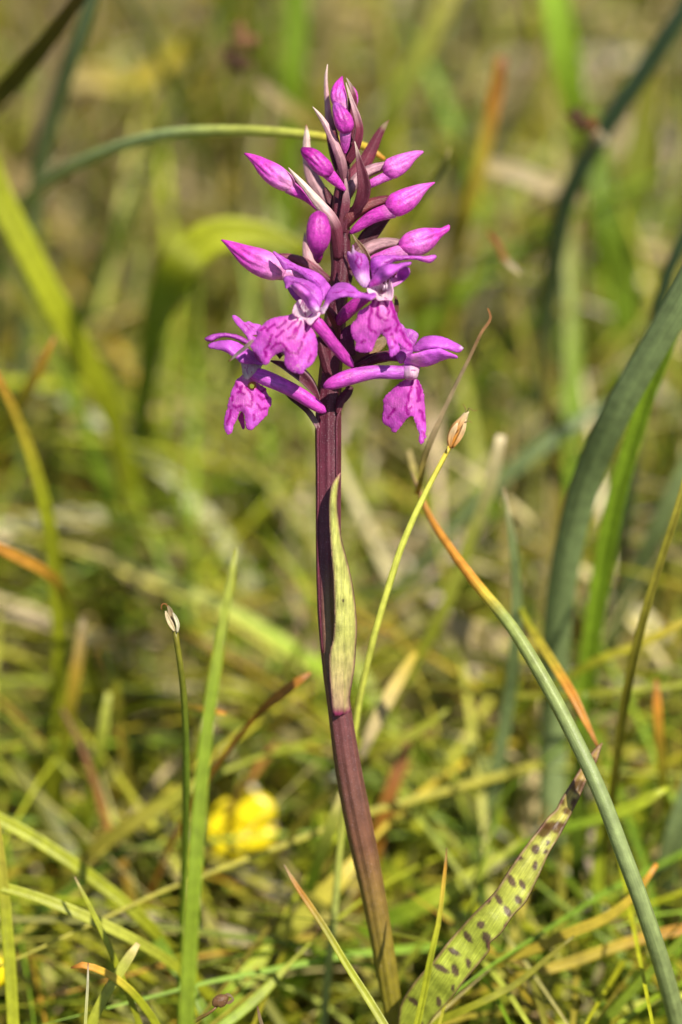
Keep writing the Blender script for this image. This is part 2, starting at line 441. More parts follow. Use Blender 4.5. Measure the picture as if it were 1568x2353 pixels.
grass_mass('foot_grass', 1000, 'fine tangled yellow green blades low around the foot of the orchid',
           [YG, GREEN*1.2, OLIVE*1.4, YGL, GREEN*1.3, YG], (.030, .085), (.0005, .0013), (.5, 1.7), yr=(-.05, .10), xr=(-.08, .08), tipc=[ORANGE, STRAW, YEL], seed=21, near=True)
def leaflet_mass():
    g = np.random.default_rng(31); V = []; F = []; C = []; U = []; b = 0
    for _ in range(1300):
        x = g.uniform(-.26, .26); y = g.uniform(-.08, .56); h = g.uniform(.004, .030); r = g.uniform(.0014, .0050)
        c = np.array([x, y, float(ground_z(x, y))+h]); a, bb, d = proj(c)
        if -90 < a < 1660 and -90 < b < 2440 and d < dmin(bb)+10: continue
        nrm = np.array([g.normal(0, .5), g.normal(-.2, .5), 1]); nrm /= np.linalg.norm(nrm)
        t1 = np.cross(nrm, [0.3, 1, .1]); t1 /= np.linalg.norm(t1); t2 = np.cross(nrm, t1)
        el = g.uniform(.55, 1)
        pal = [GREEN, GREEN*1.3, YG, TEALL, TEAL, STRAWL, TAN, PALE, STRAWL, STRAWL*1.1]; cc = np.asarray(pal[g.integers(len(pal))])*g.uniform(.7, 1.25)  # leaf greens, plus bleached tones that double as painted bokeh highlights
        ring = [c+t1*math.cos(k*math.pi/4)*r*el+t2*math.sin(k*math.pi/4)*r-nrm*r*.0 for k in range(8)]
        V += [c-nrm*r*.25]+ring
        for k in range(8): F.append((b, b+1+k, b+1+(k+1) % 8))
        C += [cc]*9; U += [(0, 0, b*.1)]+[(1, .5, b*.1)]*8; b += 9
    o = make_mesh('ground_cover_leaves', V, F, C, U, M_LEAF, origin=np.zeros(3))
    o['kind'] = 'stuff'; o['label'] = 'small rounded leaves and pale highlight flecks low between the grass'
leaflet_mass()

# ================================================================== BLADES AND STALKS ONE CAN PICK OUT
def blade(name, label, pts, stops, cat='grass', group='grass blades around the orchid', kind='blade', mat=None, z=ZD, ground=True,
          n=50, fold=.35, twist=(0, 0), thick=.00018, wob=.0, parent=None, around=12, ridges=0, ridge=0, edge=None, curve=.5, colfn=None):
    Pw, W = zpath(z, pts); frac = 1.0
    L0 = np.linalg.norm(np.diff(Pw, axis=0), axis=1).sum()
    if ground:
        Pw, W = to_ground(Pw, W, curve=curve); L1 = np.linalg.norm(np.diff(Pw, axis=0), axis=1).sum(); frac = L0/L1
    st = [(t*frac, c) for t, c in stops]
    o = sweep(name, Pw, W, mat or (M_LEAF if kind == 'blade' else M_CULM), st, kind=kind, n=n, around=around, fold=fold, twist=twist,
              thick=thick, wob=wob, parent=parent, ridges=ridges, ridge=ridge, edge=edge, origin=Pw[-1] if parent is None else None, colfn=colfn)
    if parent is None: tag(o, label, cat, group)
    return o
def mottle(dark, scale, amt):
    def f(C, tt, U, V):
        k = np.sin(tt*scale+U[:, 0]*2)*np.sin(tt*scale*2.7+1)+np.sin(tt*scale*.43+U[:, 0]*5)*.7
        k = np.clip(k, 0, 1)[:, None]*amt
        return C*(1-k)+np.asarray(dark)*k
    return f

# ---- right side
blade('grass_leaf', 'broad grey green blade slanting from the right edge down behind the culms',
      [(1680, 430, 8, 68), (1585, 640, 9, 74), (1500, 790, 13, 68), (1415, 945, 18, 70), (1345, 1110, 26, 70), (1303, 1290, 33, 68), (1280, 1480, 40, 66), (1270, 1700, 47, 62), (1262, 1950, 50, 62), (1255, 2100, 58, 56)],
      [(0, TEAL*1.25), (.5, TEAL*1.4), (1, TEALL*1.05)], fold=-.35, twist=(.25, .2, .3), colfn=mottle(TEAL, 40, .3), wob=.0003)
blade('grass_leaf', 'upright bright olive green blade with shadow coloured on its tip right of the broad grey blade',
      [(1562, 735, 20, 18), (1532, 800, 21, 34), (1494, 890, 24, 38), (1455, 1010, 28, 42), (1420, 1130, 32, 44), (1386, 1300, 38, 46), (1358, 1480, 44, 44), (1335, 1700, 52, 42), (1322, 1950, 60, 40), (1315, 2353, 68, 38)],
      [(0, GREEN), (.1, GREEN*1.5), (.5, GREEN*1.4), (1, GREEN*1.1)], fold=.8)  # tip colour darkened for the shadow of the grey blade
blade('grass_culm', 'thin ridged olive culm entering at the right edge above the grey rush',
      [(1590, 1050, 8, 15), (1560, 1160, 8, 17), (1520, 1285, 10, 18), (1485, 1400, 12, 20), (1455, 1520, 16, 22), (1432, 1640, 22, 22), (1412, 1790, 30, 22), (1390, 1960, 40, 22), (1372, 2150, 48, 20)],
      [(0, OLIVE*1.3), (.6, OLIVE), (1, YG*.7)], cat='grass culm', kind='blade', fold=.9)
rush = blade('rush_stalk', 'smooth grey green rush stalk with broken orange top leaning across the lower right',
      [(948, 1085, 16, 3), (965, 1125, 14, 9), (990, 1185, 12, 15), (1040, 1262, 9, 20), (1098, 1340, 6, 25), (1175, 1435, 3, 29), (1248, 1555, 1, 32), (1318, 1690, 0, 34), (1375, 1815, -1, 35), (1425, 1950, -1, 37), (1470, 2070, 0, 38), (1515, 2200, 3, 40), (1555, 2340, 8, 42), (1580, 2450, 12, 42)],
      [(0, TAN), (.08, ORANGE*.9), (.2, ORANGE*1.1), (.235, YEL), (.27, TEALL*np.array([1.1, 1.05, .7])), (.5, TEALL), (.8, TEALL*.95), (1, TEALL*.8)],
      cat='rush stalk', group='rush stalks', kind='round', around=16, ridges=8, ridge=.02, wob=.0002, n=90)
blade('dry_leaf_tip', 'curled thin brown leaf tip standing right of the lowest orchid flower',
      [(1121, 708, 2, 3), (1128, 728, 2, 6), (1108, 762, 2, 7), (1080, 820, 3, 8), (1048, 885, 4, 9), (1015, 955, 5, 11), (990, 1015, 6, 14), (975, 1060, 8, 15), (966, 1110, 10, 12), (958, 1135, 14, 8)],
      [(0, RUST), (.3, TAN*.85), (.6, TAN), (.85, YEL*.8), (1, ORANGE*.8)], cat='dry leaf', mat=M_DRY, ground=False, fold=.6)
blade('grass_leaf', 'short faded olive tip crossing beside the base of the curled brown tip',
      [(940, 1035, 26, 8), (952, 1085, 24, 14), (965, 1130, 22, 14), (990, 1190, 24, 10)], [(0, STRAW), (.5, OLIVE*1.5), (1, OLIVE)], ground=False)
# spike culm
sp = thing('spikelet_culm', 'slender shiny green culm topped by a single tan spikelet', 'sedge', P(700, 2900, 10))
blade('culm', None, [(1036, 1022, 2, 10), (1010, 1070, 2, 11), (980, 1128, 2, 13), (948, 1195, 2, 14), (918, 1268, 3, 15), (892, 1350, 4, 15), (868, 1430, 5, 15), (845, 1520, 7, 15), (828, 1600, 9, 15), (814, 1690, 11, 15), (798, 1800, 14, 15), (783, 1930, 17, 16), (768, 2100, 20, 17), (752, 2250, 24, 18), (742, 2380, 28, 18)],
      [(0, YEL*1.2), (.08, YGL*1.4), (.35, YGL*1.35), (.6, YGL), (1, TEALL*1.2)], kind='round', ridges=5, ridge=.12, parent=sp, n=80)
Zs = ZD
sweep('spikelet', *zpath(ZD, [(1034, 1030, 2, 12), (1040, 1014, 2, 26), (1052, 985, 1.6, 31), (1064, 965, 1.6, 20), (1072, 950, 1.6, 11)]), M_DRY,
      [(0, RUST*1.3), (.3, ORANGE*1.3), (.65, ORANGE*.7+STRAWL*.4), (1, STRAWL)], parent=sp, n=18, around=12, flat=.7, seams=[(1.2, 1.0, .25, .25), (2.3, -.6, .2, .2)])
for pts in ([(1035, 1030, .8, 4), (1036, 1005, .4, 12), (1045, 985, .2, 12), (1052, 972, .3, 3)],
            [(1042, 1028, .8, 4), (1058, 1004, .6, 10), (1068, 978, .6, 8), (1070, 962, .6, 3)],
            [(1050, 990, .5, 4), (1062, 970, .4, 9), (1072, 952, .5, 6), (1078, 946, .6, 2)]):
    sweep('scale', *zpath(ZD, pts), M_DRY, [(0, ORANGE*1.1), (.4, ORANGE*.6+STRAWL*.5), (1, STRAWL*1.1)], parent=sp, kind='blade', n=12, fold=.5, thick=.00005)
for pts in ([(1074, 950, 1.5, 2.5), (1078, 938, 1, 2), (1090, 944, .5, 1.6), (1098, 942, .5, 1)], [(1072, 950, 1.6, 2.5), (1070, 938, 1.5, 2), (1064, 928, 1.5, 1)],
            [(1068, 970, .5, 2), (1080, 968, .3, 1.5), (1086, 972, .3, 1)]):
    sweep('whisker', *zpath(ZD, pts), M_DRY, [(0, TAN), (1, RUST)], parent=sp, n=12, around=5)
blade('grass_leaf', 'yellowing leaf with glowing orange tip pointing down at the spotted leaf',
      [(1378, 1722, 10, 4), (1366, 1698, 10, 9), (1345, 1655, 11, 16), (1318, 1600, 12, 21), (1285, 1545, 14, 22), (1250, 1490, 18, 20), (1215, 1435, 24, 16), (1195, 1395, 30, 10)],
      [(0, RUST), (.12, ORANGE), (.3, ORANGE*1.1), (.45, YEL), (1, YG)], ground=False, fold=.4)
blade('grass_leaf', 'fine upright yellow blade with dark pointed tip in front of the spotted leaf',
      [(1027, 1948, -9, 2), (1024, 1990, -9, 7), (1016, 2060, -9, 10), (1010, 2110, -9, 11), (992, 2190, -9, 14), (975, 2280, -8, 16), (957, 2365, -8, 17), (945, 2440, -7, 17)],
      [(0, BROWN), (.05, ORANGE*.9), (.2, YEL), (.4, YG*1.1), (1, YG)], fold=.9, n=40)
blade('grass_leaf', 'thin yellow blade slanting down to the right across the foot of the orchid',
      [(653, 1987, 4, 3), (675, 2025, 4, 10), (705, 2070, 4, 14), (745, 2130, 3, 15), (800, 2222, 2, 17), (850, 2300, 1, 19), (895, 2375, 0, 20)],
      [(0, TAN), (.15, ORANGE*.9), (.35, OLIVE*1.5), (.6, YG*1.1), (1, YGL*.9)], fold=.5)
blade('grass_leaf', 'slender grey green blade with pale brown tip between orchid and rush',
      [(1157, 1120, 22, 4), (1168, 1180, 22, 14), (1180, 1260, 24, 20), (1187, 1360, 28, 24), (1185, 1470, 32, 27), (1168, 1620, 40, 30), (1140, 1780, 46, 32), (1112, 1920, 52, 34), (1090, 2050, 58, 34)],
      [(0, TAN), (.1, TEALL), (.5, TEAL*1.5), (1, TEALL*.8)])
blade('grass_leaf', 'soft pale straw blade leaning left behind the spikelet culm',
      [(1152, 1000, 34, 22), (1135, 1080, 36, 30), (1105, 1180, 40, 30), (1070, 1270, 44, 28), (1030, 1380, 48, 28), (985, 1470, 52, 26), (930, 1560, 56, 24)],
      [(0, STRAWL), (.4, YGL), (1, YG)], ground=True)
blade('dry_leaf', 'straw coloured dry leaf low behind the spikelet culm',
      [(955, 1500, 36, 14), (915, 1565, 34, 30), (880, 1630, 32, 32), (850, 1690, 32, 26), (830, 1740, 34, 16)], [(0, YEL), (1, STRAWL)], cat='dry leaf', mat=M_DRY, ground=False)
blade('rush_stalk', 'dark blue green rush crossing the upper right corner',
      [(1620, -60, 60, 40), (1560, 40, 62, 42), (1480, 165, 66, 46), (1400, 280, 70, 48), (1340, 380, 74, 48), (1300, 470, 78, 46), (1282, 560, 82, 44), (1262, 680, 90, 44), (1248, 820, 98, 42), (1238, 980, 106, 40)],
      [(0, TEALD), (.5, TEALD*1.1), (1, TEAL*.8)], cat='rush stalk', group='rush stalks', kind='round')
blade('rush_stalk', 'dark green stalk behind the broad grey blade at the right edge',
      [(1600, 480, 40, 26), (1560, 570, 42, 28), (1532, 640, 44, 28), (1500, 760, 48, 28), (1478, 900, 54, 28)],
      [(0, TEALD), (1, TEALD*1.4)], cat='rush stalk', group='rush stalks', kind='round')
sh = thing('seed_head', 'brown withered seed head against the dark rush in the upper right', 'seed head', P(1345, 290, 64))
for i, (a, b, c, d_, cc) in enumerate([(1300, 262, 1345, 275, BROWN*.7), (1320, 300, 1352, 268, BROWN*.8), (1348, 266, 1372, 300, RUST*.8), (1350, 285, 1385, 318, TAN*1.2), (1340, 258, 1318, 250, BROWN*.6), (1362, 300, 1396, 332, PALE)]):
    sweep('husk', *zpath(ZD, [(a, b, 50+i, 6), ((a+c)/2, (b+d_)/2+3, 49+i, 30), (c, d_, 50+i, 10)]), M_DRY, [(0, cc), (1, cc*.8)], parent=sh, n=10, around=8, flat=.6)
sweep('stalk', *to_ground(*zpath(ZD, [(1345, 275, 66, 6), (1350, 330, 70, 7), (1346, 420, 76, 7)])), M_CULM, [(0, BROWN), (1, OLIVE)], parent=sh, n=20, around=6)
sh = thing('seed_head', 'dark brown seed head blurred above left of the orchid tip', 'seed head', P(545, 140, 88))
for i, (a, b, c, d_, cc) in enumerate([(528, 165, 545, 120, BROWN*.45), (552, 170, 548, 128, BROWN*.5), (540, 120, 560, 80, BROWN*1.3), (560, 110, 592, 82, BROWN*1.4), (532, 140, 520, 110, BROWN), (556, 150, 572, 128, BROWN*.9), (545, 95, 556, 50, BROWN*1.5)]):
    sweep('husk', *zpath(ZD, [(a, b, 66+i, 8), ((a+c)/2, (b+d_)/2, 65+i, 36), (c, d_, 66+i, 10)]), M_DRY, [(0, cc), (1, cc*1.2)], parent=sh, n=10, around=8, flat=.7)
sweep('stalk', *to_ground(*zpath(ZD, [(545, 140, 88, 6), (548, 220, 94, 7), (552, 330, 102, 7)])), M_CULM, [(0, BROWN), (1, OLIVE)], parent=sh, n=20, around=6)
blade('grass_leaf', 'upright blurred orange blade fading to yellow below, right of the orchid tip',
      [(1152, 130, 66, 22), (1142, 200, 68, 32), (1122, 300, 70, 33), (1098, 400, 72, 33), (1070, 500, 76, 30), (1050, 570, 82, 26), (1030, 680, 90, 24)],
      [(0, RUST), (.15, ORANGE*.75), (.35, YEL*.75), (.8, YEL*.7), (1, YG*.7)])
blade('dry_leaf', 'bleached straw leaf lying across behind the blurred orange blade',
      [(1090, 375, 92, 20), (1150, 388, 92, 40), (1230, 415, 92, 44), (1290, 440, 92, 44), (1350, 470, 94, 20)], [(0, STRAW), (.4, STRAWL*.85), (1, STRAW)], cat='dry leaf', mat=M_DRY, ground=False)
blade('dry_leaf', 'curved bleached leaf behind the dark rush at the right edge',
      [(1250, 600, 132, 16), (1310, 570, 130, 36), (1390, 545, 128, 44), (1460, 545, 128, 48), (1520, 575, 128, 46), (1545, 620, 130, 24)], [(0, TAN), (.5, STRAWL*.95), (1, STRAW)], cat='dry leaf', mat=M_DRY, ground=False)
blade('dry_leaf_tip', 'small curved rusty leaf tip with pale end right of the uppermost open flower',
      [(1118, 530, 42, 4), (1142, 558, 42, 14), (1158, 590, 42, 14), (1172, 608, 42, 13), (1196, 628, 42, 6)], [(0, RUST), (.6, RUST), (.75, STRAWL), (1, STRAWL)], cat='dry leaf', mat=M_DRY, ground=False)
blade('grass_leaf', 'dark slender tip with pale end right of the top right bud',
      [(1033, 342, 30, 4), (1030, 362, 31, 9), (1012, 395, 34, 12), (988, 430, 40, 13), (955, 470, 50, 13)], [(0, STRAW), (.15, GREEND*1.6), (1, GREEND*1.3)])
for i, (lab, pts, st) in enumerate([
    ('bright green blade hanging from the top edge right of the orange blade', [(1270, -60, 95, 60), (1285, 60, 96, 68), (1305, 160, 98, 66), (1325, 260, 102, 50), (1340, 340, 106, 22)], [(0, GREEN*1.9), (1, GREEN*1.3)]),
    ('wide olive green blade rising beside the dark rush near the right edge', [(1500, 130, 100, 30), (1480, 300, 102, 60), (1450, 480, 104, 64), (1440, 640, 108, 60)], [(0, OLIVE*1.1), (1, GREEN)]),
    ('wide mid green blade behind the dark rush at mid right', [(1375, 260, 104, 30), (1380, 400, 104, 56), (1400, 520, 104, 60), (1420, 640, 108, 50)], [(0, GREEN), (1, GREEN*.9)]),
    ('pale green blade slanting up to the top edge from the orchid tip', [(1045, -30, 86, 44), (985, 90, 86, 50), (930, 190, 88, 48), (885, 290, 92, 40), (860, 400, 98, 34)], [(0, OLIVE*1.2), (.5, YG*.6+TEALL*.3), (1, YG*.7)]),
    ('upright vivid green blade at the top edge left of the orchid tip', [(685, -60, 98, 50), (682, 60, 100, 54), (672, 170, 102, 52), (668, 300, 108, 40)], [(0, GREEN*1.1), (1, GREEN*1.5)]),
    ('dull orange blade leaning right from the brown seed head', [(588, 190, 92, 20), (640, 230, 92, 30), (700, 275, 94, 26), (745, 320, 98, 14)], [(0, TAN), (1, YEL*.7)]),
    ('ochre leaf blurred below the top edge left of the seed head', [(300, 190, 130, 26), (350, 165, 130, 44), (410, 120, 130, 40), (470, 90, 106, 20)], [(0, YEL*.9), (1, YG*.8)]),
    ('golden patch of a dry leaf in the upper left', [(140, 190, 135, 40), (200, 175, 135, 56), (260, 185, 135, 60), (320, 200, 135, 30)], [(0, STRAW*.8), (.6, YEL*.6+STRAW*.2), (1, YG*.7)]),
]):
    blade('grass_leaf' if 'blade' in lab else 'dry_leaf', lab, pts, st, cat='grass' if 'blade' in lab else 'dry leaf', ground='patch' not in lab and 'ochre' not in lab)

# ---- upper left
blade('rush_stalk', 'long arching grey green rush with yellow end passing behind the orchid',
      [(884, 366, 7, 8), (868, 352, 7, 16), (830, 334, 9, 18), (740, 315, 12, 21), (640, 304, 16, 24), (520, 300, 22, 25), (400, 306, 29, 26), (300, 328, 38, 27), (200, 366, 48, 28), (110, 418, 62, 28), (50, 470, 76, 28), (20, 520, 90, 28)],
      [(0, ORANGE*1.1), (.04, YEL*1.2), (.07, YEL*1.1), (.12, YGL*1.15), (.24, YGL*.9+TEALL*.3), (.36, TEALL*1.4), (1, TEALL*.9)], cat='rush stalk', group='rush stalks', kind='round', n=70)
blade('grass_leaf', 'dark olive blade cutting diagonally across the top left corner',
      [(260, -110, 26, 20), (190, -15, 32, 30), (120, 80, 40, 38), (50, 165, 48, 46), (-40, 260, 56, 50), (-120, 340, 62, 50)], [(0, BROWN*.9+OLIVE*.3), (.5, OLIVE*.55), (1, OLIVE*.6)])
blade('rush_stalk', 'blue green stalk curving down beside the dark olive corner blade',
      [(225, -60, 56, 26), (200, 40, 58, 32), (160, 150, 62, 36), (125, 260, 68, 38), (95, 370, 74, 38), (80, 480, 80, 36)], [(0, TEALD*1.2), (.5, TEAL*.8), (1, TEAL)], cat='rush stalk', group='rush stalks', kind='round')
blade('grass_leaf', 'wide glowing yellow green blade falling from the left edge',
      [(-40, 330, 54, 50), (0, 450, 56, 60), (55, 560, 58, 60), (110, 670, 61, 62), (160, 760, 65, 62), (205, 840, 70, 60), (245, 920, 76, 54), (268, 990, 82, 38)], [(0, YG*.8), (.3, YG*1.2), (1, YG*1.25)], fold=.2)
blade('grass_leaf', 'arching broad yellow green leaf with highlight coloured on its bend left of the orchid flowers',
      [(700, 575, 58, 30), (640, 548, 58, 46), (560, 535, 58, 70), (490, 545, 58, 84), (430, 590, 60, 90), (385, 670, 66, 80), (355, 760, 78, 56), (340, 850, 86, 44)], [(0, YG*.7), (.2, YG*1.1), (.33, YG*1.3), (.37, YGL*1.4), (.42, YG*1.2), (.55, GREEN*1.3), (1, GREEN)], fold=.2, twist=(0, .1, .3, .3))  # pale stop at the bend is a highlight put into the colour
blade('grass_leaf', 'mid green blade running down behind the wide yellow green blade at left',
      [(20, 640, 84, 26), (75, 720, 86, 34), (130, 830, 88, 36), (175, 930, 90, 34)], [(0, OLIVE), (1, GREEN)])
blade('grass_leaf', 'long yellow blade curving down from the left edge',
      [(-20, 840, 24, 18), (15, 905, 26, 22), (50, 985, 30, 26), (85, 1090, 34, 30), (112, 1200, 38, 32), (128, 1330, 44, 36), (138, 1480, 50, 36), (130, 1640, 56, 36), (110, 1820, 60, 34)], [(0, ORANGE*.8), (.12, YEL*.9), (.3, YG), (1, YG*.8)], fold=.5)
blade('grass_leaf', 'faded yellow blade crossing behind the long yellow one near the left edge',
      [(125, 775, 38, 6), (95, 840, 40, 22), (55, 910, 44, 26), (10, 985, 50, 28), (-40, 1060, 56, 28)], [(0, ORANGE*.8), (.3, YEL*.7), (1, YG*.8)], ground=True)
blade('grass_leaf', 'narrow orange leaf reaching in low from the left edge',
      [(-30, 1245, 26, 20), (30, 1275, 28, 26), (80, 1300, 30, 26), (125, 1330, 34, 26), (150, 1380, 40, 24)], [(0, ORANGE*.8), (.5, ORANGE*.7+YEL*.2), (1, YG*.9)])
blade('grass_leaf', 'rusty orange upright blade in the shade left of the papery culm',
      [(190, 1420, 44, 14), (182, 1500, 44, 26), (165, 1600, 46, 28), (150, 1700, 50, 26)], [(0, TAN*.7), (.4, YEL*.5+ORANGE*.25), (1, YG*.6)])
blade('grass_leaf', 'straight green blade with pale tip end at lower left',
      [(250, 1590, 42, 14), (240, 1660, 42, 24), (228, 1730, 44, 24), (215, 1800, 48, 24)], [(0, YGL*.9), (1, YG*.6+GREEN*.4)])
# papery topped culm
pc = thing('papery_culm', 'thin upright green culm with a torn papery white top', 'grass culm', P(420, 2600, 40))
blade('culm', None, [(402, 1445, 0, 12), (412, 1510, 1, 13), (422, 1590, 3, 14), (427, 1680, 6, 15), (428, 1780, 10, 16), (427, 1880, 15, 17), (424, 2000, 22, 18), (418, 2150, 30, 18)],
      [(0, OLIVE), (.3, GREEND*2), (1, GREEN*.9)], kind='round', parent=pc, ridges=4, ridge=.08)
for pts, cc in (([(402, 1450, -.4, 5), (392, 1432, -.6, 12), (384, 1415, -.4, 8), (381, 1404, 0, 3)], STRAWL*1.1), ([(408, 1453, -.4, 4), (409, 1435, -.6, 8), (404, 1420, -.4, 8), (398, 1408, -.2, 3)], PALE*1.2),
                ([(400, 1440, .4, 6), (394, 1418, .4, 14), (390, 1400, .4, 10), (386, 1392, .4, 4)], TAN), ([(386, 1396, .4, 3), (382, 1388, .4, 3), (374, 1388, .4, 3), (371, 1396, .4, 2.5), (373, 1402, .4, 1)], RUST)):
    sweep('papery_sheath', *zpath(ZD, pts), M_DRY, [(0, cc), (1, cc*.9)], parent=pc, kind='blade', n=14, fold=.7, thick=.00005)
blade('grass_leaf', 'tall fresh green blade standing left of the orchid above the yellow flower',
      [(543, 1260, -24, 5), (533, 1320, -24, 17), (518, 1400, -24, 20), (500, 1510, -24, 25), (482, 1630, -24, 28), (468, 1750, -24, 31), (457, 1880, -24, 34), (446, 2030, -24, 36), (436, 2180, -23, 37), (428, 2380, -22, 38)], [(0, YGL*.8), (.3, GREEN*1.0+YG*.22), (1, GREEN*.95+YG*.2)], fold=.3)

# ---- lower left tangle
TB = [
 ('yellow green blade crossing from the left edge toward the lower middle', [(-30, 1868, 20, 30), (60, 1915, 20, 30), (150, 1972, 20, 30), (230, 2030, 21, 30), (320, 2105, 22, 28), (400, 2190, 26, 26)], [(0, YG*1.1), (.5, YG), (1, YG*.7)]),
 ('lighter yellow green blade reaching in below the first from the left edge', [(-30, 2030, 10, 22), (60, 2053, 10, 24), (160, 2090, 10, 26), (260, 2135, 12, 26), (360, 2190, 16, 24), (430, 2240, 20, 22)], [(0, YG), (.5, YGL), (1, YG)]),
 ('upright olive yellow blade at the very left edge', [(-12, 1860, 10, 14), (2, 1960, 10, 20), (12, 2080, 10, 26), (22, 2200, 10, 28), (32, 2380, 10, 28)], [(0, YEL*.7), (.5, YG*.9), (1, YG*1.1)]),
 ('fine green blade bending down to the right out of the crossing at lower left', [(172, 2015, 5, 4), (195, 2060, 5, 10), (225, 2120, 5, 13), (255, 2185, 5, 14), (290, 2270, 6, 14), (330, 2380, 8, 14)], [(0, TAN), (.1, YG), (1, YG*.9)]),
 ('straw tipped blade rising to the right near the bottom edge', [(318, 2168, 4, 12), (300, 2195, 4, 22), (268, 2245, 4, 24), (235, 2300, 4, 24), (200, 2380, 4, 24)], [(0, STRAW*1.1), (.25, YGL), (1, YG*.9)]),
 ('bent leaf with burnt orange tip pointing left near the bottom edge', [(163, 2224, 2, 4), (182, 2217, 2, 13), (210, 2222, 2, 16), (245, 2236, 3, 17), (285, 2262, 4, 18), (330, 2310, 6, 18), (375, 2380, 8, 18)], [(0, RUST), (.1, ORANGE*1.2), (.35, YEL*1.1), (.6, YG), (1, YG)]),
 ('hair thin pale stalk upright just in front of the burnt tip', [(203, 2212, -2, 3), (202, 2260, -2, 6), (199, 2310, -2, 7), (195, 2380, -2, 8)], [(0, RUST), (.15, PALE*.8), (1, YGL)]),
 ('brown red leaf slanting down through the lower left shade', [(140, 1625, 44, 6), (180, 1700, 44, 12), (215, 1790, 44, 15), (245, 1890, 44, 18), (280, 1980, 44, 20), (315, 2110, 46, 20)], [(0, BROWN), (.4, RUST*.8), (.7, ORANGE*.5+YEL*.2), (1, OLIVE)]),
 ('long olive blade lying from lower left up to the fresh green blade', [(130, 2020, 40, 20), (210, 1960, 38, 32), (290, 1900, 36, 34), (370, 1850, 36, 34), (450, 1805, 36, 28), (520, 1770, 38, 12)], [(0, OLIVE), (.5, OLIVE*1.4), (1, YG*.9)]),
 ('small orange tip under the tall fresh green blade', [(520, 1640, 20, 6), (505, 1637, 20, 12), (470, 1630, 22, 14), (430, 1622, 26, 12), (360, 1618, 34, 12)], [(0, ORANGE*1.1), (.4, YEL*.8), (1, YG*.8)]),
 ('slanting orange leaf touching the left side of the orchid stem', [(715, 1545, 16, 6), (690, 1562, 16, 18), (650, 1592, 17, 24), (615, 1620, 18, 20), (585, 1650, 20, 12)], [(0, RUST), (.4, ORANGE*.95), (1, ORANGE*.6)]),
 ('rusty straw leaf slanting just above the yellow flower', [(640, 1700, 48, 6), (610, 1740, 48, 18), (575, 1785, 49, 22), (545, 1830, 50, 16), (520, 1880, 52, 10)], [(0, RUST*.8), (.4, ORANGE*.8+STRAW*.2), (1, YEL*.8)]),
 ('broad lemon yellow blade rising to the right near the orchid foot', [(640, 2160, 34, 40), (690, 2115, 33, 48), (740, 2065, 32, 48), (790, 2010, 32, 40), (830, 1960, 34, 14)], [(0, YGL*1.1), (1, YEL*1.05)]),
 ('broad yellow green blade below the lemon yellow one', [(480, 2330, 24, 40), (530, 2285, 24, 50), (570, 2240, 25, 46), (605, 2195, 27, 34), (620, 2165, 28, 12)], [(0, GREEN*1.5), (1, YG*1.2)]),
 ('narrow green blade slanting below the broad yellow green one', [(480, 2380, 12, 22), (560, 2320, 14, 24), (620, 2265, 16, 22), (670, 2210, 18, 8)], [(0, GREEN*1.5), (1, YG)]),
 ('light green blade leaning along the left side of the orchid stem foot', [(790, 1810, 24, 8), (775, 1860, 24, 24), (750, 1930, 26, 28), (725, 2000, 30, 26)], [(0, STRAW), (.3, YGL*.85), (1, GREEN)]),
 ('olive blade dipping from the crossing toward the bottom edge', [(330, 2110, 26, 24), (400, 2220, 22, 28), (470, 2330, 20, 26), (500, 2400, 20, 24)], [(0, GREEN), (1, GREEN*1.2)]),
 ('thin green blade rising behind the blurred yellow flower', [(585, 1690, 62, 4), (560, 1760, 63, 12), (545, 1850, 66, 16), (520, 1960, 70, 16)], [(0, YGL), (1, GREEN)]),
 ('short blade stub slanting left of the papery culm', [(240, 1490, 50, 12), (262, 1560, 50, 22), (270, 1620, 52, 20)], [(0, YG), (1, OLIVE)]),
 ('yellow olive blade lying low at centre left', [(575, 1830, 38, 12), (620, 1845, 38, 20), (560, 1868, 38, 18)], [(0, OLIVE), (1, YG)]),
]
for lab, pts, st in TB[:19]:
    blade('grass_leaf', lab, pts, st, cat='grass')
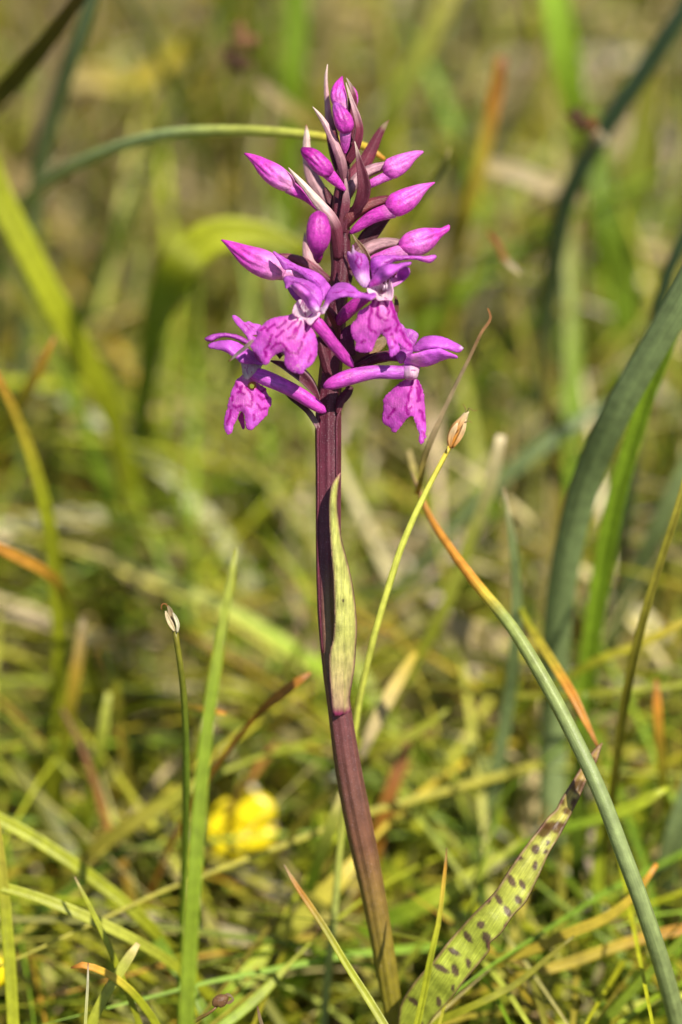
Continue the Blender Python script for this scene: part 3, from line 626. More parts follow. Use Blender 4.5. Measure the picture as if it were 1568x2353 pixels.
# ---- lower right
TR = [
 ('blurred grey green blade standing at the lower right edge', [(1600, 1780, 36, 50), (1560, 1900, 38, 56), (1530, 2010, 42, 56), (1505, 2120, 48, 50)], [(0, TEAL*1.2), (1, TEALL*.8)]),
 ('orange blade upright between the olive culm and right edge', [(1508, 1560, 30, 8), (1510, 1610, 30, 20), (1514, 1680, 32, 22), (1520, 1750, 36, 22), (1528, 1830, 42, 18)], [(0, RUST), (.15, ORANGE*1.2), (.6, YEL*1.1), (1, YG)]),
 ('yellow orange leaf running low to the bottom right edge', [(1600, 2130, 22, 28), (1500, 2150, 22, 26), (1400, 2180, 22, 26), (1300, 2215, 22, 26), (1210, 2240, 22, 22), (1120, 2270, 24, 14)], [(0, ORANGE*.9), (.4, YEL*.8), (1, YEL*.7)]),
 ('curved yellow blade passing under the spotted leaf toward the rush', [(1510, 1985, 14, 10), (1460, 2055, 14, 18), (1400, 2105, 15, 24), (1320, 2140, 16, 26), (1230, 2180, 18, 24), (1130, 2210, 20, 22), (1040, 2240, 24, 20)], [(0, ORANGE), (.2, YEL), (.6, YEL*.8), (1, YG*.8)]),
 ('thin olive blade arcing along the bottom right', [(1320, 2150, 10, 6), (1260, 2200, 10, 12), (1180, 2265, 10, 16), (1090, 2310, 10, 18), (1000, 2350, 12, 18), (930, 2390, 14, 16)], [(0, OLIVE), (1, YG)]),
 ('bright green leaf lying right of the grey rush', [(1535, 1810, 26, 8), (1490, 1835, 26, 26), (1440, 1860, 27, 30), (1380, 1880, 28, 26), (1310, 1900, 30, 20)], [(0, YG*1.2), (1, GREEN*1.5)]),
 ('thin green blade running level behind the rush', [(1600, 1570, 36, 12), (1500, 1580, 36, 14), (1400, 1590, 36, 14), (1280, 1600, 38, 14), (1150, 1595, 40, 14), (1030, 1580, 44, 12)], [(0, YG), (1, OLIVE)]),
 ('yellow blade slanting up to the right edge above the level green one', [(1600, 1415, 34, 10), (1540, 1445, 34, 18), (1460, 1485, 35, 20), (1390, 1510, 36, 20), (1300, 1560, 40, 16)], [(0, YEL*.9), (1, YG)]),
 ('upright green blade directly left of the spotted leaf top', [(1345, 1590, 30, 10), (1338, 1700, 32, 26), (1330, 1850, 36, 30), (1325, 2000, 42, 30)], [(0, GREEN), (1, GREEND*1.6)]),
 ('broad fresh green blade leaning right at the foot of the spotted leaf', [(1200, 1930, 34, 8), (1120, 1990, 33, 26), (1040, 2040, 32, 40), (970, 2080, 32, 44), (900, 2110, 34, 40)], [(0, YG), (.5, YG*1.1), (1, GREEN*1.4)]),
 ('rusty brown blade slanting behind the orchid stem', [(950, 1670, 44, 8), (925, 1740, 44, 26), (895, 1830, 44, 34), (870, 1920, 46, 32)], [(0, BROWN*1.2), (.5, RUST), (1, ORANGE*.7)]),
 ('dull olive blade slanting up right behind the orchid stem', [(1030, 1630, 38, 8), (960, 1680, 38, 22), (890, 1715, 38, 24), (830, 1760, 40, 18)], [(0, YG*.9), (1, OLIVE)]),
 ('grey green blade rising beside the right edge at mid height', [(1600, 1020, 54, 26), (1560, 1110, 56, 40), (1510, 1220, 60, 44), (1460, 1330, 66, 40)], [(0, TEALL), (1, TEAL)]),
 ('blue green blade slanting behind the tip of the pale straw blade', [(1400, 920, 74, 10), (1310, 980, 72, 30), (1200, 1060, 72, 36), (1120, 1130, 74, 30)], [(0, TEAL), (1, TEAL*1.2)]),
 ('straight light green stalk near the bottom right corner', [(1385, 1830, 36, 20), (1375, 1980, 38, 26), (1370, 2150, 40, 28), (1368, 2380, 44, 26)], [(0, YG*.9), (1, GREEN*1.3)]),
 ('slim yellow green blade under the yellow bloom at bottom', [(1290, 1980, 36, 14), (1290, 2120, 36, 22), (1285, 2250, 36, 24), (1280, 2380, 38, 22)], [(0, OLIVE), (1, YG)]),
]
for lab, pts, st in TR:
    blade('grass_leaf', lab, pts, st, cat='grass')
blade('dry_leaf', 'pale straw leaf lit between the grey blade and the rush', [(1010, 1420, 62, 20), (1070, 1450, 60, 60), (1140, 1480, 72, 56), (1200, 1500, 76, 30)], [(0, STRAW), (1, STRAWL*.8)], cat='dry leaf', mat=M_DRY, ground=False, group='bleached dry leaves', fold=.1)
blade('dry_leaf', 'bleached leaf scrap upright below the rush crossing', [(1230, 1890, 56, 20), (1238, 1960, 56, 36), (1215, 2040, 56, 34), (1200, 2090, 58, 14)], [(0, STRAWL), (1, PALE*1.1)], cat='dry leaf', mat=M_DRY, ground=False, group='bleached dry leaves', fold=.1)
pl = blade('broad_leaf', 'soft pale green broad leaf out of focus left of the grey green blade', [(1010, 1690, 70, 30), (1050, 1740, 68, 90), (1090, 1810, 66, 110), (1120, 1880, 66, 60), (1130, 1930, 68, 20)], [(0, TEALL*1.2), (1, YGL*.8)], cat='leaf', group='broad leaves low in the grass', ground=False, fold=.1)
blade('broad_leaf', 'pale green round leaf at the bottom edge right of the spotted leaf', [(1180, 2300, 62, 30), (1210, 2320, 60, 110), (1260, 2350, 60, 120), (1300, 2390, 62, 40)], [(0, YGL*.8), (1, TEALL*1.3)], cat='leaf', group='broad leaves low in the grass', ground=False, fold=.1)

# ---- brown bud at the bottom edge
bb = thing('brown_bud', 'small round brown bud on a bent stalk at the bottom edge', 'bud', P(420, 2420, -2))
sweep('stalk', *zpath(ZD, [(500, 2312, -4, 5), (485, 2325, -4, 7), (462, 2338, -3, 9), (425, 2362, -2, 10), (380, 2420, 0, 10), (340, 2550, 4, 10)]), M_CULM, [(0, BROWN*1.3), (.3, OLIVE), (1, YG)], parent=bb, n=24, around=8)
sweep('bud_head', *zpath(ZD, [(491, 2312, -4, 8), (497, 2305, -4, 24), (507, 2300, -4, 30), (517, 2294, -4, 22), (524, 2290, -4, 8)]), M_STEM, [(0, BROWN*1.6), (.5, BROWN), (1, BROWN*.8)], parent=bb, n=16, around=12, seams=[(1.5, 1, .2, .3)])
for pts in ([(515, 2304, -4, 4), (528, 2303, -4, 8), (536, 2296, -4, 6), (530, 2288, -4, 3)], [(512, 2292, -4, 4), (524, 2286, -4, 8), (534, 2290, -4, 3)]):
    sweep('husk', *zpath(ZD, pts), M_DRY, [(0, BROWN*1.5), (1, TAN*.7)], parent=bb, kind='blade', n=10, fold=.5)
blade('dry_leaf_tip', 'frayed brown leaf tip poking over the bottom edge', [(592, 2312, -3, 3), (595, 2330, -3, 7), (601, 2350, -3, 9), (605, 2400, -2, 9)], [(0, BROWN), (.4, TAN*.7), (1, TAN)], cat='dry leaf', mat=M_DRY, group='dry leaf tips')

# ---- yellow flowers
def buttercup(label, petals, z, d0, stalk):
    b = thing('yellow_flower', label, 'flower', P(*stalk[-1][:3]), 'small yellow flowers')
    for k, (o, dd) in enumerate(petals):
        cx = np.mean([p[0] for p in o]); cy = np.mean([p[1] for p in o])
        patch('petal', z, o, [(cx, cy, d0+dd)], M_YEL, lambda Q, ed: np.tile(np.array([.95, .78, .012]), (len(Q), 1)), parent=b, step=9, bulge=.6, bw=26, ripple=.15, solid=.00015)
    sweep('stalk', *to_ground(*zpath(ZD, stalk)), M_CULM, [(0, YG), (1, GREEN)], parent=b, n=24, around=8)
buttercup('bright yellow blurred flower low left of the orchid stem', [
    ([(525, 1880), (560, 1865), (600, 1875), (612, 1915), (590, 1945), (550, 1945), (525, 1920)], 1.5),
    ([(472, 1925), (478, 1880), (505, 1842), (528, 1838), (522, 1880), (505, 1918), (485, 1932)], 0),
    ([(530, 1885), (532, 1850), (560, 1822), (595, 1820), (628, 1845), (632, 1880), (600, 1902), (560, 1905)], 1),
    ([(490, 1955), (505, 1925), (540, 1905), (580, 1915), (590, 1950), (560, 1975), (525, 1980), (500, 1972)], -1.2),
    ([(570, 1915), (605, 1900), (636, 1905), (630, 1935), (600, 1955), (575, 1950)], .3)], ZD, 52, [(560, 1910, 56, 10), (565, 1990, 59, 9), (570, 2080, 63, 9)])
buttercup('yellow flower cut by the left edge near the bottom', [
    ([(-30, 2190), (-5, 2195), (14, 2215), (15, 2245), (0, 2270), (-30, 2280)], 0), ([(-50, 2200), (-20, 2195), (-15, 2260), (-50, 2260)], 1)], ZD, 22, [(-20, 2240, 25, 10), (-30, 2330, 28, 9)])
buttercup('tiny yellow bloom blurred right of the spotted leaf near the bottom', [
    ([(1158, 2245), (1175, 2235), (1195, 2245), (1200, 2270), (1180, 2285), (1162, 2275)], 0)], ZD, 44, [(1180, 2265, 46, 8), (1182, 2350, 50, 8)])

# ================================================================== THE ORCHID
base_pt = P(1000, 2990, 27)
orchid = thing('orchid', 'purple spotted orchid with magenta flowers and buds on a dark wine stem', 'orchid', base_pt)
MAG = np.array([.66, .055, .52]); MAGD = np.array([.28, .008, .20]); MAGL = np.array([.80, .17, .68]); LILAC = np.array([.58, .12, .64])
WINE = np.array([.090, .014, .028]); WINED = np.array([.045, .010, .022]); MAUVE = np.array([.60, .34, .38]); MAUVE_LIT = np.array([.85, .66, .56])  # palest bract tone has the sunlit look of the tips painted in
PINK = np.array([.84, .33, .66]); WHITE = np.array([.90, .80, .84]); MARK = np.array([.40, .001, .30])

def stem_col(C, tt, U, V):
    q = V-CAM; zz = q@VIEW; px = 784+(q@RT)*DIST/zz/PX; py = 1176.5-(q@UP)*DIST/zz/PX
    g = np.clip((py-1950)/350, 0, 1)[:, None]                  # lower stem turns green
    C = C*(1-g)+np.array([.26, .22, .02])*g
    lf = (np.clip((py-1290)/100, 0, 1)*np.clip((1600-py)/80, 0, 1)*np.clip((px-(735+(py-1290)*.02))/14, 0, 1))[:, None]*.6
    return C*(1-lf)+np.array([.30, .22, .08])*lf
sp_, sw_ = zpath(ZD, [(792, 350, 1, 12), (793, 400, 1, 26), (785, 440, 1, 32), (782, 500, .5, 40), (782, 560, .5, 46), (783, 620, .5, 42), (775, 690, .5, 46), (768, 760, .5, 50), (761, 840, .5, 50), (757, 900, .5, 54),
    (755, 960, .5, 57), (755, 1100, .5, 56), (755, 1250, .8, 55), (758, 1400, 1.2, 54), (768, 1530, 1.8, 52), (782, 1640, 2.5, 52), (798, 1750, 3.5, 57), (826, 1900, 5, 60), (857, 2050, 7, 54), (884, 2200, 9, 48), (908, 2353, 12, 42), (935, 2500, 15, 42), (970, 2750, 21, 44), (1000, 3000, 27, 46)])
sweep('stem', sp_, sw_, M_STEM, [(0, WINE*1.1), (.12, WINE*1.0), (.24, WINE*1.2), (.3, np.array([.150, .036, .055])), (.42, np.array([.150, .040, .055])), (.52, np.array([.16, .065, .045])), (.62, np.array([.21, .10, .035])), (.8, np.array([.24, .17, .02])), (1, OLIVE)],
      parent=orchid, n=170, around=56, ridges=8, ridge=.05, colfn=stem_col)
sweep('stem_ridge', *zpath(ZD, [(738, 905, -.4, 6), (731, 950, -.6, 9), (731, 1000, -.5, 8), (732, 1100, -.4, 7), (731, 1250, -.1, 7), (735, 1400, .3, 6), (742, 1500, .8, 5)]), M_STEM, [(0, WINE*1.6), (1, WINE*1.3)], parent=orchid, n=50, around=8)
sweep('stem_ridge', *zpath(ZD, [(800, 880, -.2, 5), (790, 920, -.7, 8), (776, 960, -.9, 7), (774, 1020, -.9, 6), (774, 1100, -.8, 6)]), M_STEM, [(0, WINE*1.6), (1, WINE*1.2)], parent=orchid, n=30, around=8)

# stem leaf
def leaf_col(Q, ed):
    c = np.tile(np.array([.54, .54, .14]), (len(Q), 1)); y = Q[:, 1]
    up = np.clip((900-y)/500, 0, 1)[:, None]; c = c*(1-up*.55)+np.array([.42, .47, .05])*up*.55
    lo = np.clip((y-1550)/600, 0, 1)[:, None]; c = c*(1-lo*.7)+np.array([.50, .24, .22])*lo*.7
    bs = np.clip((y-2110)/50, 0, 1)[:, None]; c = c*(1-bs)+np.array([.34, .03, .14])*bs
    mx = np.interp(y, [280, 640, 1100, 1640, 2170], [316, 262, 335, 358, 345]); mid = np.exp(-((Q[:, 0]-mx)/7)**2)[:, None]*.3
    c = c*(1-mid)+np.array([.40, .44, .06])*mid
    e = np.exp(-(ed/13)**2)[:, None]*.85; c = c*(1-e)+np.array([.26, .05, .11])*e
    sp = (((Q[:, 0]-337)**2+(Q[:, 1]-1278)**2) < 110)[:, None]; return np.where(sp, np.array([.06, .03, .02]), c)
lo_ = [(318, 278), (285, 315), (258, 360), (240, 420), (230, 520), (231, 640), (238, 780), (250, 940), (264, 1100), (270, 1280), (272, 1450), (262, 1580), (242, 1660), (230, 1750), (234, 1880), (246, 2020), (262, 2165), (300, 2182), (345, 2170), (392, 2155), (388, 2050), (405, 1930), (425, 1800), (436, 1640), (442, 1480), (430, 1300), (402, 1120), (362, 950), (322, 790), (300, 640), (290, 520), (298, 400), (308, 330)]
patch('stem_leaf', ZS, lo_, [(318, 280, -2.6), (260, 520, -3.2), (270, 800, -3.0), (310, 1100, -2.4), (350, 1450, -1.4), (340, 1750, .1), (325, 2150, 1.0), (440, 1480, -.6), (392, 2150, 2.0)], M_BRACT, leaf_col, parent=orchid, step=12, bulge=.75, bw=75, ripple=.05, solid=.00022, axis=(0, 1))['label'] = 'pale yellow green leaf with purple rim clasping the stem'

# spotted basal leaf
spots = [(1330, 430, 50, 44, 0), (1250, 600, 26, 22, 0), (1215, 530, 14, 22, 0), (1300, 545, 18, 30, 0), (1090, 735, 44, 40, 0), (1200, 720, 50, 34, 1), (1150, 700, 60, 26, 0), (1030, 865, 26, 30, 0), (1118, 825, 10, 16, 0), (1105, 885, 14, 16, 0), (920, 930, 22, 13, 0), (1030, 980, 17, 30, 0), (862, 1085, 20, 46, -30), (940, 1112, 17, 36, -25),
         (775, 1215, 18, 40, -30), (915, 1222, 20, 30, -30), (705, 1225, 12, 16, 0), (838, 1300, 18, 40, -30), (655, 1390, 24, 24, 0), (562, 1472, 18, 44, -35), (692, 1480, 24, 36, -20), (705, 1530, 12, 24, 0), (462, 1580, 14, 46, -60), (565, 1660, 16, 34, -15), (375, 1695, 16, 54, -60), (472, 1708, 20, 40, -15), (190, 1925, 16, 50, -55), (360, 1925, 16, 32, -10), (250, 1965, 10, 10, 0), (830, 1400, 14, 20, 0), (460, 1830, 10, 24, 0),
         (130, 2120, 16, 40, -50), (240, 2100, 14, 30, 0), (1440, 250, 14, 26, 0), (1385, 350, 20, 16, 0)]
def spot_col(Q, ed):
    y = Q[:, 1]; c = np.tile(np.array([.44, .50, .06]), (len(Q), 1))
    t = np.clip((1500-y)/900, 0, 1)[:, None]; c = c*(1-t)+np.array([.56, .54, .12])*t
    t = np.clip((700-y)/350, 0, 1)[:, None]; c = c*(1-t)+np.array([.56, .38, .12])*t
    for (x, yy, a, b, ang) in spots:
        r = R(ang); dx, dy = Q[:, 0]-x, Q[:, 1]-yy
        u = dx*math.cos(r)+dy*math.sin(r); v = -dx*math.sin(r)+dy*math.cos(r)
        k = np.clip(1.45-np.sqrt((u/a)**2+(v/b)**2)*1.0-.12*np.sin(dx*.13)*np.sin(dy*.17), 0, .5)[:, None]*1.8
        c = c*(1-k)+(np.array([.10, .045, .045]) if yy > 800 else np.array([.12, .055, .02]))*k
    e = np.exp(-(ed/9)**2)[:, None]*.75
    return c*(1-e)+np.array([.22, .10, .07])*e
so = [(1497, 125), (1470, 150), (1425, 200), (1385, 262), (1340, 320), (1300, 385), (1262, 445), (1215, 520), (1180, 590), (1120, 650), (1050, 742), (965, 850), (905, 935), (835, 1040), (765, 1150), (700, 1225), (600, 1322), (500, 1432), (420, 1522), (328, 1642), (215, 1765), (120, 1900), (82, 2010), (76, 2180), (84, 2420), (100, 2620), (150, 2500), (210, 2230), (320, 2045), (430, 1925), (525, 1800), (620, 1685), (705, 1580), (715, 1520), (790, 1455), (870, 1335), (955, 1245), (1012, 1140), (1075, 1010), (1120, 905), (1195, 780), (1262, 655), (1330, 520), (1385, 390), (1440, 290), (1465, 230), (1485, 170)]
patch('spotted_leaf', ZL, so, [(1497, 125, 6), (1250, 600, 3), (1000, 950, 1), (700, 1400, 0), (400, 1750, 1.5), (100, 2150, 7), (60, 2600, 16), (620, 1690, 1.6), (500, 1430, 1.6)], M_LEAF, spot_col, parent=orchid, step=13, bulge=-.7, bw=70, ripple=.12, solid=.00028, axis=(-.55, .83))['label'] = 'yellow green strap leaf with dark brown spots'

# ---- bracts, and one dark shade fill ---------------------------------------------------------------
def bract(z, pts, stops, edge=None, fold=.55, twist=(0, 0), n=34, thick=.00014):
    Pw, W = zpath(z, pts)
    return sweep('bract', Pw, W, M_BRACT, stops, parent=orchid, kind='blade', n=n, fold=fold, twist=twist, thick=thick, edge=edge)
bract(Z1, [(757, 38, 1, 4), (749, 100, 1, 17), (750, 190, 1.2, 26), (758, 280, 1.4, 34), (768, 380, 1.6, 48), (785, 480, 1.8, 62), (810, 590, 1.8, 60), (835, 680, 1.2, 40)], [(0, MAUVE_LIT), (.25, MAUVE*1.1), (.45, MAUVE*.9), (.6, WINE*1.6), (1, WINE)], fold=-.5)  # lit top and shaded lower part are put in as colour
bract(Z1, [(672, 281, -2.5, 4), (700, 315, -2.6, 20), (738, 370, -2.6, 34), (778, 450, -2.4, 44), (812, 530, -2.2, 52), (836, 600, -1.8, 58), (848, 680, -1, 52), (850, 740, -.4, 40)], [(0, MAUVE_LIT), (.3, MAUVE*1.15), (.55, MAUVE*.8+WINE*.6), (1, WINE*1.3)], fold=-.45)
bract(Z1, [(636, 383, 3, 8), (638, 440, 3, 32), (638, 520, 3, 46), (645, 600, 3, 56), (668, 680, 2.8, 78), (715, 770, 2.4, 86), (768, 850, 1.8, 76), (815, 920, 1, 56), (830, 970, .4, 40)], [(0, RUST*.7), (.06, MAUVE_LIT), (.35, MAUVE), (.6, MAUVE*.75), (1, WINE*1.3)], fold=-.4)
bract(Z1, [(534, 628, -2.5, 4), (570, 672, -2.6, 24), (620, 728, -2.6, 38), (672, 790, -2.4, 50), (722, 850, -2.2, 62), (770, 910, -2, 72), (800, 970, -1.6, 78), (815, 1050, -1.2, 72), (822, 1150, -.6, 60)], [(0, MAUVE_LIT*.95), (.35, MAUVE_LIT*.95), (.55, MAUVE), (.72, WINE*1.8), (1, WINE*1.1)], fold=-.4)
bract(Z1, [(862, 143, -2.2, 4), (880, 200, -2.2, 16), (905, 275, -2.2, 28), (928, 345, -2.2, 40), (940, 410, -2.0, 44), (930, 480, -1.5, 46), (900, 550, -.8, 50), (870, 600, -.2, 40)], [(0, MAUVE_LIT*.8), (.3, MAUVE*.8), (.55, WINE*2.2), (1, WINE*1.8)], fold=.6)
bract(Z1, [(865, 116, 0, 4), (890, 165, 0, 22), (908, 230, .2, 34), (905, 310, .3, 38), (890, 400, .4, 44), (880, 480, .5, 40)], [(0, MAUVE_LIT*.7), (.3, WINE*2), (1, WINE*1.2)], fold=.6)
bract(Z1, [(1108, 357, 3, 6), (1085, 385, 2.8, 28), (1050, 440, 2.6, 48), (1015, 510, 2.5, 66), (980, 580, 2.4, 78), (935, 640, 2.2, 86), (890, 690, 1.4, 70), (860, 730, .6, 40)], [(0, BROWN), (.1, TAN*.7), (.16, WINE*1.8), (.6, WINE*2.1), (1, WINE*1.8)], fold=-.4)
bract(Z1, [(912, 478, -3.5, 4), (925, 530, -3.5, 18), (940, 600, -3.5, 40), (958, 680, -3.4, 66), (966, 740, -3.2, 78), (955, 800, -2.8, 76), (930, 850, -2.2, 60), (890, 900, -1.2, 44), (855, 940, -.4, 30)], [(0, MAUVE_LIT*.8), (.2, WINE*1.6), (.5, WINE*1.3), (1, WINE*1.2)], fold=.7)
bract(Z1, [(1128, 902, 1, 6), (1080, 935, 1, 44), (1030, 980, 1, 78), (985, 1025, 1, 90), (945, 1070, 1, 70), (905, 1110, .8, 50), (870, 1150, .5, 34)], [(0, WINE), (.5, WINE*.8), (1, WINE)], fold=.4)
bract(Z1, [(899, 1008, -3.5, 4), (920, 1040, -3.6, 16), (955, 1085, -3.6, 28), (985, 1140, -3.6, 32), (1000, 1200, -3.4, 32), (1003, 1270, -3, 28), (995, 1330, -2, 24)], [(0, TAN*.8), (.15, BROWN), (.5, WINE*.9), (1, WINE*.7)], edge=TAN*.6, fold=.7)
bract(Z1, [(628, 1000, 2.5, 6), (632, 1060, 2.5, 34), (645, 1130, 2.4, 60), (668, 1190, 2.2, 76), (705, 1240, 1.8, 76), (745, 1290, 1.2, 60), (790, 1330, .6, 40)], [(0, MAUVE), (.4, MAUVE*.9), (1, WINE*2.2)], fold=-.3)
bract(Z4, [(553, 1155, -4.5, 5), (590, 1160, -4.6, 26), (640, 1180, -4.6, 42), (690, 1200, -4.0, 44), (760, 1260, -3, 60), (860, 1370, -1.5, 80)], [(0, BROWN), (.3, WINE*1.5), (1, WINE)], fold=.6)
bract(Z4, [(740, 1420, -2.5, 16), (850, 1455, -2.5, 70), (960, 1510, -2.2, 110), (1070, 1585, -1.8, 120), (1160, 1680, -1.2, 96), (1225, 1780, -.6, 50), (1260, 1860, -.1, 30)], [(0, WINE), (.5, WINE*.9), (.8, WINE*1.6), (1, WINE*1.2)], edge=MAUVE*.6, fold=.5)
bract(Z4, [(860, 1735, -2.0, 6), (960, 1820, -2.0, 34), (1060, 1890, -1.8, 50), (1140, 1960, -1.4, 60), (1195, 2040, -1.0, 60), (1235, 2120, -.6, 46), (1250, 2200, -.3, 24)], [(0, WINE*.9), (.5, WINE*.9), (.9, MAUVE*.7), (1, WINE*1.5)], fold=.5)
bract(Z4, [(1085, 1500, .2, 20), (1130, 1570, .2, 50), (1185, 1660, .1, 56), (1225, 1740, 0, 40), (1255, 1800, 0, 20)], [(0, MAUVE*.8), (.5, MAUVE*.7), (1, WINE)], fold=-.4)
bract(Z5, [(730, 940, .5, 20), (680, 1000, .4, 90), (600, 1060, .3, 130), (500, 1110, .3, 120), (400, 1160, .2, 90), (330, 1200, 0, 50)], [(0, TAN*.6), (.5, BROWN*1.2+OLIVE*.2), (1, WINE)], fold=.3)
bract(Z5, [(820, 1110, -1.0, 40), (740, 1140, -1, 100), (640, 1160, -1, 110), (540, 1180, -1, 96), (440, 1220, -.8, 60), (370, 1250, -.5, 40)], [(0, WINE), (.5, WINE*1.1), (1, WINE*.9)], fold=.3)
bract(Z5, [(385, 850, -1.0, 40), (345, 920, -1.0, 120), (330, 1000, -1, 150), (350, 1080, -.8, 130), (380, 1150, -.5, 90)], [(0, MAGD*.5), (1, WINE)], fold=.3)  # dark fill painted for the purple shade between flowers, no real bract
bract(Z5, [(800, 560, 1.0, 20), (812, 640, 1.2, 44), (800, 720, 1.4, 60), (760, 800, 1.4, 60)], [(0, BROWN), (1, WINE)], fold=.3)
bract(Z5, [(380, 1440, -.3, 50), (340, 1500, -.6, 90), (290, 1560, -.9, 90), (255, 1620, -1.1, 60), (240, 1700, -1.1, 20)], [(0, WINE*.9), (.7, WINE*1.2), (1, WINE*1.4)], fold=-.3)
bract(Z5, [(120, 640, -3.0, 20), (170, 715, -3.0, 70), (215, 790, -2.8, 92), (240, 860, -2.4, 80), (250, 930, -1.8, 50), (250, 1000, -1, 36)], [(0, WINE*1.2), (.4, np.array([.14, .012, .03])), (1, WINE)], fold=-.8)
bract(Z5, [(60, 960, -.6, 50), (90, 1060, -.8, 90), (120, 1160, -.8, 110), (150, 1260, -.8, 110), (170, 1340, -.8, 80)], [(0, WINE), (1, WINE*1.3)], fold=-.6)

bract(Z1, [(880, 230, 1.2, 10), (892, 300, 1.2, 40), (896, 380, 1.2, 60), (884, 460, 1, 64), (868, 540, .8, 60), (856, 620, .4, 50)], [(0, WINE*1.4), (.4, WINE*.9), (1, WINE*.8)], fold=.5)
bract(Z1, [(778, 330, 2, 10), (788, 420, 2, 46), (800, 500, 1.8, 62), (822, 580, 1.4, 66), (840, 660, 1, 56)], [(0, WINE*1.2), (1, WINE*.7)], fold=.5)
bract(Z1, [(742, 740, 1.8, 14), (770, 800, 1.7, 46), (800, 870, 1.4, 60), (822, 950, .9, 60), (832, 1040, .4, 50)], [(0, WINE*1.3), (1, WINE*.8)], fold=.4)
bract(Z1, [(860, 690, -1.0, 14), (868, 760, -1.3, 40), (862, 830, -1.4, 50), (850, 910, -1.3, 52), (842, 1000, -1.0, 44)], [(0, MAUVE*.8), (.5, WINE*1.8), (1, WINE)], fold=.4)
bract(Z1, [(905, 1120, .8, 20), (880, 1190, .6, 60), (860, 1260, .4, 76), (845, 1330, .2, 70)], [(0, WINE), (1, WINE*.8)], fold=.3)
# ---- buds -----------------------------------------------------------------
BASEC = [(0, MAGD*1.6), (.12, MAG), (.4, MAG*1.1), (.7, MAGL), (.88, PINK), (1, PINK*1.05)]
def bud(z, head, spur=None, ovary=None, stops=BASEC, seams=((1.1, .7, .17, .13), (2.3, -.5, .15, .12), (4.3, .3, .1, .2)), flat=.95, sstops=None, ostops=None, label=None):
    Pw, W = zpath(z, head)
    b = group_part('bud', Pw[-1], orchid, label)
    sweep('sepals', Pw, W, M_BUD, stops, parent=b, n=40, around=40, seams=seams, flat=flat)
    if spur: sweep('spur', *zpath(z, spur), M_BUD, sstops or [(0, PINK*.8+MAG*.2), (.25, MAG), (1, MAG*.85)], parent=b, n=26, around=16, seams=((1.5, 0, .06, .3),))
    if ovary: sweep('ovary', *zpath(z, ovary), M_BRACT, ostops or [(0, WINE*1.8), (.5, WINE*2.0+MAUVE*.2), (1, WINE*1.3)], parent=b, n=30, around=20, ridges=6, ridge=.10)
bud(Z1, [(841, 108, -.5, 8), (833, 128, -.6, 30), (822, 170, -.8, 72), (820, 220, -1, 94), (832, 262, -1, 84), (852, 300, -1, 50)], spur=[(850, 290, -.6, 44), (858, 340, 0, 40), (860, 400, .2, 30)])
bud(Z1, [(898, 165, 1.5, 12), (908, 200, 1.5, 36), (912, 240, 1.5, 40), (905, 300, 1.5, 26)])
bud(Z1, [(796, 248, -3, 8), (806, 272, -3.2, 44), (828, 318, -3.4, 90), (850, 368, -3.4, 108), (862, 404, -3.2, 92), (868, 424, -3, 60)], spur=[(864, 405, -2.8, 62), (858, 440, -2.6, 66), (858, 480, -2.2, 58), (857, 520, -1.8, 42), (856, 548, -1.6, 16)],
    stops=[(0, MAGD), (.15, LILAC*.7), (.5, MAG*.9), (.85, MAG*.9), (1, MAGD)], sstops=[(0, PINK*.8), (.3, MAGL*.8), (1, MAG)])
bud(Z1, [(612, 520, -3, 26), (630, 536, -3.2, 60), (668, 562, -3.4, 92), (712, 606, -3.4, 104), (748, 640, -3.2, 96), (775, 662, -3, 60)], spur=[(745, 645, -2.8, 72), (775, 675, -2.6, 70), (805, 705, -2.3, 58), (835, 735, -2, 40), (858, 757, -1.8, 18)],
    stops=[(0, MAGD*.7), (.2, MAGD*1.6), (.5, MAG*.8), (.85, MAG*.95), (1, MAGD)], sstops=[(0, MAGL*.6), (.3, MAG), (1, MAG*1.1)])
bud(Z1, [(284, 548, -1, 10), (312, 562, -1.1, 32), (352, 588, -1.2, 64), (400, 628, -1.3, 104), (448, 664, -1.4, 124), (500, 700, -1.4, 118), (535, 720, -1.2, 96), (556, 730, -1, 60)],
    spur=[(535, 735, -1, 84), (575, 760, -.9, 72), (620, 785, -.7, 58), (665, 822, -.4, 44), (705, 868, 0, 24)], ovary=[(528, 690, .2, 50), (580, 712, .4, 48), (640, 765, .6, 50), (710, 830, .6, 44), (780, 900, .4, 36)])
bud(Z1, [(706, 880, -5, 30), (706, 900, -5.2, 84), (705, 945, -5.5, 126), (706, 1000, -5.6, 142), (704, 1050, -5.4, 130), (700, 1090, -5, 94), (698, 1110, -4.8, 70)], spur=[(700, 1085, -4.6, 84), (702, 1120, -4.2, 64), (703, 1150, -3.8, 46), (704, 1172, -3.6, 18)],
    stops=[(0, MAGD*1.2), (.3, MAG*.78), (.7, MAG*.85), (1, MAGD*1.2)], seams=((1.57, .05, .08, .12), (4.3, .3, .1, .2)), sstops=[(0, MAG*.8), (.4, MAGD), (1, np.array([.20, .004, .08]))])
bud(Z1, [(152, 1040, -1, 8), (185, 1058, -1.1, 34), (235, 1090, -1.3, 76), (300, 1132, -1.5, 126), (370, 1166, -1.6, 156), (435, 1196, -1.5, 150), (480, 1216, -1.3, 118), (505, 1228, -1.1, 70)],
    spur=[(450, 1214, -1, 104), (505, 1226, -.8, 92), (560, 1236, -.6, 80), (640, 1255, -.4, 60)], ovary=[(480, 1140, 1, 44), (545, 1146, 1.2, 50), (610, 1165, 1.4, 54), (690, 1215, 1.2, 50), (770, 1280, .8, 44)], sstops=[(0, PINK), (.5, PINK*.9), (1, MAG)])
